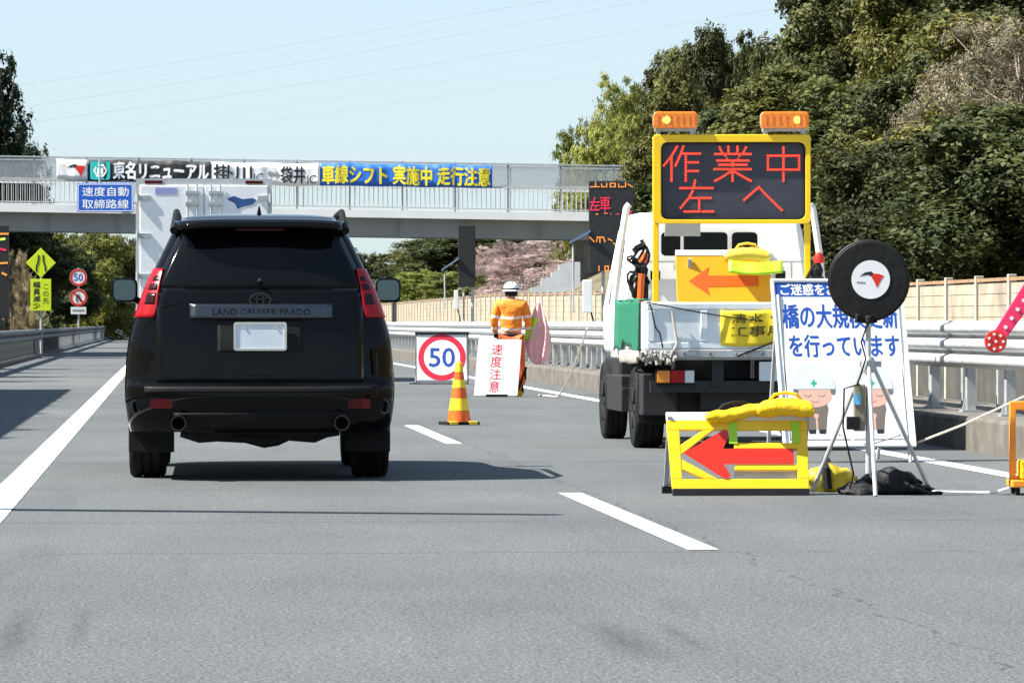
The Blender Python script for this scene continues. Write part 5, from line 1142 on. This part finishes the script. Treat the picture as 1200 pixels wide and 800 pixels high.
for cxp in (958, 1028):
    cx = (cxp - 998) * sc * 1.0 + .015; k = sc; Zp = uz
    fig = MB().prism([(cx + a * k, Zp(522 - (522 - c))) for a, c in ((-15, 478), (-14, 472), (-4, 472), (0, 474), (4, 472), (14, 472), (15.5, 478), (13, 488), (11, 502), (-11, 502), (-13, 488))], -.0006, .001).build('drawn_body', Mb, pn)
    MB().prism([(cx + a * k, Zp(c)) for a, c in ((-11, 502), (-1.5, 502), (-2, 507), (-10, 507))], -.0006, .001).prism([(cx + a * k, Zp(c)) for a, c in ((11, 502), (1.5, 502), (2, 507), (10, 507))], -.0006, .001).build('drawn_shoes', M_ink, fig)
    MB().prism(circ(cx, Zp(461), 21 * k, 15 * k / cs), -.0009, .001).build('drawn_face', Mf, fig)
    MB().prism(circ(cx - 22.5 * k, Zp(457), 3.2 * k, 5 * k), -.0012, .001).prism(circ(cx + 22.5 * k, Zp(457), 3.2 * k, 5 * k), -.0012, .001).build('drawn_hair', Mk, fig)
    hp = circ(cx, Zp(455), 26 * k, 27 * k / cs, 24, 0, 180); MB().prism(hp, -.0015, .001).build('drawn_helmet', Mh, fig)
    MB().ringprism(hp, [(cx + (p[0] - cx) * .975, Zp(455) + .004 + (p[1] - Zp(455)) * .965) for p in hp], -.0016, -.0019).build('drawn_helmet_outline', M_galvm, fig)
    MB().box(cx - 3.6 * k, cx + 3.6 * k, -.0021, -.0015, Zp(449.2), Zp(446.8)).box(cx - 1.2 * k, cx + 1.2 * k, -.0022, -.0016, Zp(452), Zp(444)).build('green_cross', Mg, fig)
    b = MB()
    for s in (-1, 1):
        E2 = circ(cx + s * 8.5 * k, Zp(461), 4 * k, 2.6 * k, 8, 180, 360)
        for a, c in zip(E2, E2[1:]): b.bar((a[0], -.0012, a[1]), (c[0], -.0012, c[1]), .0055, .0008, (0, 1, 0))
    b.build('drawn_eyes', Mk, fig)
    E2 = circ(cx, Zp(468), 4 * k, 2.2 * k, 8, 180, 360); b = MB()
    for a, c in zip(E2, E2[1:]): b.bar((a[0], -.0012, a[1]), (c[0], -.0012, c[1]), .005, .0008, (0, 1, 0))
    b.build('drawn_mouth', Mm, fig)
    MB().box(cx - 1.2 * k, cx + 1.2 * k, -.0011, -.0003, Zp(502), Zp(486)).prism(circ(cx, Zp(486), 3 * k), -.0012, -.0004).build('drawn_hands', Mf, fig)
for s in (-1, 1):
    MB().tube([(s * (bw - .05), .03, .0), (s * (bw - .05), .03 + .34 * 1.3 * math.sin(R(LN)) / .34, 1.32)], .016, 8).build('front_leg', M_galv, nb, smooth=True)
    MB().tube([(s * (bw - .08), .95, .0), (s * (bw - .05), .47, 1.28)], .016, 8).build('rear_leg', M_galv, nb, smooth=True)

# ---- round black disc on a tripod
d = 29.9; sc = d / F; t = thing('disc_tripod', 'black round disc with white emblem plate on a steel tripod before the notice board', 'tripod', (X(1018, d), d, 0), 0)
x = lambda p: (p - 1018) * sc; z = lambda p: Z(p, d)
zc_ = z(328.5); r_ = 48 * sc
b = MB(); b.lathe([(.001, -.0475), (r_ * .5, -.0465), (r_ * .93, -.043), (r_ * .94, -.040), (r_ * .975, -.038), (r_, -.030), (r_, -.006), (r_ * .97, .0), (r_ * .5, .01), (.001, .012)], 'y', (0, 0, 0), 56, False); dc = b.build('disc', mat('black vinyl', (.008, .0085, .009), .55, spec=.25, var=.25, scale=6, bump=.3, bscale=14), t, smooth=True, loc=(0, 0, zc_), rot=(R(3), R(4), R(-4)))
em = MB().prism(circ(.012, .008, 22.5 * sc, n=40), -.0495, -.044).build('emblem_plate', M_sign, dc); emblem(em, .014, .008, .145, -.0496)
MB().box(-.075, -.02, -.0502, -.0495, -.022, -.010).build('emblem_text', M_girder, em)
b = MB(); b.grid(lambda a, c: (-.07 + .14 * a, -.05 - .012 * math.sin(a * 12), -r_ * .86 - .05 * c + .02 * abs(a - .5)), 10, 4); b.build('cover_skirt', M_black, dc, solid=.01, smooth=True)
MB().tube([(0, .03, .14), (0, .03, zc_ - r_ * .9)], .018, 10).build('mast', M_galv, t, smooth=True)
b = MB(); b.lathe([(.03, z(437)), (.042, z(433)), (.042, z(422)), (.03, z(418))], 'z', (0, .03, 0), 16); 
for a in (-90, 30, 150): b.box(.03 * math.cos(R(a)) - .015, .03 * math.cos(R(a)) + .05 * math.cos(R(a)) + .015, .03 + .03 * math.sin(R(a)) - .015, .03 + .05 * math.sin(R(a)) + .015, z(430), z(423))
b.build('hub', M_galvm, t, smooth=True)
for px, dy in ((952, .42), (1026, -.42), (1091, .22)):
    dd = d + dy; MB().tube([(x(1018) + (.03 if px > 1030 else -.03 if px < 1000 else .0), .03 + (.0 if dy > 0 else -.03), z(428)), (X(px, dd) - X(1018, d), dy, .012)], .0135, 8).build('leg', M_galv, t, smooth=True)
for px, dy in ((952, .42), (1091, .22)): MB().bar((x(1018), .03, z(522)), ((X(px, d + dy) - X(1018, d)) * .52, .03 + dy * .5, z(510)), .012, .006).build('brace', M_galvm, t)
bx_ = MB().box(-.095, -.022, -.02, .05, z(505), z(450)).build('control_box', mat('olive grey plastic', (.20, .18, .12), .5, var=.2, scale=9), t, bevel=.008); MB().box(-.10, -.05, -.03, -.021, z(474), z(462)).build('blue_label', mat('sky blue label', (.12, .42, .62), .4), bx_); MB().box(-.14, -.06, -.035, .03, z(503), z(488)).build('socket', M_black, bx_)
b = MB(); b.tube([(-.06, -.02, z(450)), (-.16, -.06, z(455)), (-.17, -.1, z(500)), (-.10, -.05, z(555)), (-.12, .0, z(572))], .006, 6); b.tube([(0, -.0, zc_ - r_), (-.05, -.03, z(400)), (-.02, -.02, z(420)), (-.07, .0, z(450))], .006, 6); b.build('cable', M_black, t, smooth=True)
# black bag, yellow and black sack at its foot
t = thing('black_bag', 'crumpled black fabric bag lying between the tripod legs', 'bag', (X(1042, 30.1), 30.1, 0), 0)
def blob(L, W, H, ph, k=1.0):
    def f(a, c):
        th = math.pi * a; p = 2 * math.pi * c; r = 1 + .16 * math.sin(3 * p + ph) + .09 * math.sin(4 * p + 3 * th + ph * 2) + .05 * math.sin(6 * th + 2 * p + ph) + .025 * math.sin(11 * p + 7 * th)
        return (L * math.cos(th) * (1 + .1 * math.sin(p + ph)), W * math.sin(th) * math.cos(p) * r, max(0.0, H * .42 + H * .62 * math.sin(th) * math.sin(p) * r + .006 * math.sin(9 * th)))
    return f
b = MB(); b.grid(blob(.20, .14, .155, 1.2), 40, 32); b.M = Matrix.Translation((-.17, -.06, 0)); b.grid(blob(.16, .11, .08, 2.7), 28, 24); b.M = Matrix.Translation((.17, -.02, 0)); b.grid(blob(.11, .10, .07, .3), 24, 20); b.M = Matrix.Identity(4)
b.build('bag', mat('black bag fabric', (.010, .0105, .012), .6, spec=.25, var=.3, scale=12, bump=.4), t, smooth=True, sharp=70)
b = MB(); b.tube([(.05, -.15, .10), (.14, -.2, .05), (.24, -.16, .012), (.33, -.05, .012), (.30, .0, .012)], .012, 6); b.build('strap', M_black, t, smooth=True)
t = thing('yellow_sack', 'dirty yellow and black sack on the road right of the low arrow sign', 'bag', (X(972, 30.6), 30.6, 0), 0)
b = MB(); b.grid(blob(.17, .12, .17, .5), 36, 28); b.build('sack', mat('dirty yellow vinyl', (.50, .38, .02), .4, var=.6, scale=7, bump=.3), t, smooth=True, sharp=70); b = MB(); b.tube([(-.02, -.13, .02), (-.03, -.12, .14), (-.02, .02, .20), (.0, .12, .1)], .03, 8); b.build('strap', M_black, t, smooth=True)

# ---- low yellow arrow sign with two weight bags
d = GD(580.5); sc = d / F; t = thing('arrow_sign', 'low yellow frame sign with a big red arrow pointing left, standing on the road', 'arrow sign', (X(868, d), d, 0), R(3))
LN2 = 16; cs = math.cos(R(LN2)); x = lambda p: (p - 868) * sc; z = lambda p: (580.5 - p) * sc / cs
FR = (R(-LN2), 0, 0)
out = [(x(788), z(572)), (x(949), z(572)), (x(949), z(482.5)), (x(783), z(482.5))]
b = MB()
def bar2(P): b.prism([(x(p), z(q)) for p, q in P], 0, .035)
bar2([(788, 573), (949, 573), (949, 561), (787.3, 561)]); bar2([(783.6, 504), (949, 504), (949, 493), (783, 493)])
bar2([(787.3, 561), (800, 561), (798, 504), (783.6, 504)]); bar2([(936, 561), (949, 561), (949, 504), (936, 504)])
bar2([(800, 550), (800, 538), (842, 561), (826, 561)]) ; bar2([(799, 533), (799, 521), (826, 504), (838, 504)])
bar2([(862, 551), (936, 551), (936, 544), (862, 544)]); bar2([(862, 526), (936, 526), (936, 519), (862, 519)])
fr = b.build('frame', M_yel, t, bevel=.004, rot=FR)
MB().prism([(x(p), z(q)) for p, q in ((783, 493), (949, 493), (949, 483), (782.6, 483))], .002, .033).build('top_strip', M_sign, fr, bevel=.003)
for a in (856, 930): MB().prism([(x(a), z(520)), (x(a + 10), z(520)), (x(a + 10), z(495)), (x(a), z(495))], -.006, -.001).build('lime_patch', M_lime, fr)
MB().prism([(x(p), z(q)) for p, q in ((802, 531), (850, 504), (855, 505), (856, 511), (849, 526), (932, 526), (932, 544), (849, 544), (857, 557), (854, 561), (848, 560))], -.004, -.0005).build('arrow', mat('bright red sheet', (.62, .022, .008), .4, var=.05, scale=5), fr)
MB().prism([(x(862), z(551)), (x(936), z(551)), (x(936), z(561)), (x(862), z(561))], .04, .045).build('back_plate', M_galvm, fr)
MB().box(x(788), x(949), -.01, .05, 0, z(572) * cs).build('foot_rail', M_dark, t, bevel=.004)
b = MB(); bw2 = x(786); b.hexa([(bw2 - .01, .42, .03), (bw2 + .02, .42, .03), (bw2 + .02, .45, .03), (bw2 - .01, .45, .03), (bw2 - .01, .13, .50), (bw2 + .02, .13, .50), (bw2 + .02, .16, .50), (bw2 - .01, .16, .50)])
b.hexa([(-bw2 - .02, .42, .03), (-bw2 + .01, .42, .03), (-bw2 + .01, .45, .03), (-bw2 - .02, .45, .03), (-bw2 - .02, .13, .50), (-bw2 + .01, .13, .50), (-bw2 + .01, .16, .50), (-bw2 - .02, .16, .50)])
b.box(bw2, -bw2, .425, .445, .05, .10); b.build('rear_frame', M_galvm, t)
MB().box(bw2 - .02, -bw2 + .02, .40, .46, 0, .045).build('rear_foot', M_black, t)
GY = 'yellow weight bags'
cushion('weight_bag', 'yellow weight bag sagging over the left half of the low arrow sign', (X(864, d), d + .16, z(482.5) * cs - .055), R(5), .40, .17, .085, M_yfab, GY, roll=R(-7), strap=M_black, seed=2)
cushion('weight_bag', 'yellow weight bag with a raised handle over the right end of the low arrow sign', (X(922, d), d + .13, z(482.5) * cs - .035), R(-4), .37, .19, .115, M_yfab, GY, strap=True, seed=3)

# ---- orange stand with a red signal arm at the right edge
d = GD(579); sc = d / F; t = thing('signal_stand', 'orange wheeled stand with a red dotted signal arm at the right frame edge', 'signal stand', (X(1222, d), d, 0), 0)
x = lambda p: (p - 1222) * sc; z = lambda p: Z(p, d)
b = MB(); b.ringprism([(x(1183), .06), (x(1262), .06), (x(1262), z(470)), (x(1183), z(470))], [(x(1190), .12), (x(1255), .12), (x(1255), z(480)), (x(1190), z(480))], -.03, .03); b.box(x(1183), x(1262), -.2, .2, .05, .095)
b.build('frame', mat('orange paint', (.82, .27, .01), .45, var=.1, scale=6, dirt=.15), t, bevel=.006)
MB().box(x(1194), x(1250), -.1, .12, .1, .22).build('battery_box', M_yfab, t, bevel=.012); MB().tube([(0, .04, .1), (0, .04, z(300))], .024, 10).build('post', M_galv, t, smooth=True); MB().box(-.07, .07, -.0, .12, z(340), z(290)).build('motor_box', M_white, t, bevel=.01)
for px in (1190, 1255):
    for y in (-.14, .14): MB().lathe([(.012, -.012), (.028, -.012), (.028, .012), (.012, .012)], 'x', (x(px), y, .0285), 16).build('caster', M_black, t, smooth=True)
M_mag = mat('red magenta plastic', (.85, .03, .12), .35, var=.05); pv = (x(1222), z(318)); tip = (x(1166), z(400)); 
b = MB(); ang = math.atan2(tip[1] - pv[1], tip[0] - pv[0]); L_ = math.hypot(tip[0] - pv[0], tip[1] - pv[1]); nx_, nz_ = -math.sin(ang), math.cos(ang); tx, tz = math.cos(ang), math.sin(ang); w0, w1 = 12 * sc, 8 * sc
pt_ = lambda a, w: (pv[0] + tx * a + nx_ * w, pv[1] + tz * a + nz_ * w)
b.prism([pt_(-.08, -w0), pt_(L_ - 6 * sc, -w1), pt_(L_ - 6 * sc, w1), pt_(-.08, w0)], -.05, -.015); ar = b.build('signal_arm', M_mag, t, bevel=.006)
dk = MB().prism(circ(tip[0], tip[1], 13 * sc, n=28), -.056, -.012).build('signal_disc', M_red, ar, bevel=.004)
b = MB()
for k in range(7): p = pt_(.02 + k * (L_ - .09) / 6.6, 0); b.prism(circ(p[0], p[1], 2.3 * sc, n=10), -.051, -.056)
b.build('white_lamps', M_sign, ar); b = MB()
for k in range(7): b.prism(circ(tip[0] + 8.8 * sc * math.cos(k * .8976), tip[1] + 8.8 * sc * math.sin(k * .8976), 1.7 * sc, n=10), -.057, -.061)
b.prism(circ(tip[0], tip[1], 1.7 * sc, n=10), -.057, -.061); b.build('white_lamps', M_sign, dk)
# ---- ropes and cable
M_rope = mat('pale rope', (.52, .48, .40), .9, var=.2, scale=20); M_wcab = mat('white cable', (.75, .76, .76), .5)
b = MB(); P = [(1092, 572, 30.3, .012), (1110, 571, 30.3, .01), (1140, 571, 30.2, .01), (1165, 570, 30.1, .012), (1183, 567, 29.9, .05)]
b.tube([(X(a, dd), dd, zz) for a, c, dd, zz in P], .008, 6); tag(b.build('power_cable', M_wcab, smooth=True), 'thin white cable on the road between the black bag and the orange stand', 'cable')
b = MB(); b.tube([(X(1076, 37.2), 37.2, Z(518, 37.2)), (X(1130, 36.6), 36.6, Z(497, 36.6)), (X(1210, 36), 36, Z(460, 36))], .009, 6); tag(b.build('stay_rope', M_rope, smooth=True), 'taut pale rope running from the notice board towards the orange stand', 'rope')
p = RD(4.45, 66); d2 = p.y; b = MB(); L = []
for i in range(21):
    a = i / 20; dd = 66 + 4 * a; L.append((X(688 - 56 * a, dd), dd, max(.02, 1.02 - 1.25 * a - .25 * math.sin(math.pi * a)) if a < .8 else .02))
b.tube(L, .014, 6); tag(b.build('hanging_rope', M_rope, smooth=True), 'pale rope looping down from the guardrail to the road left of the truck', 'rope')
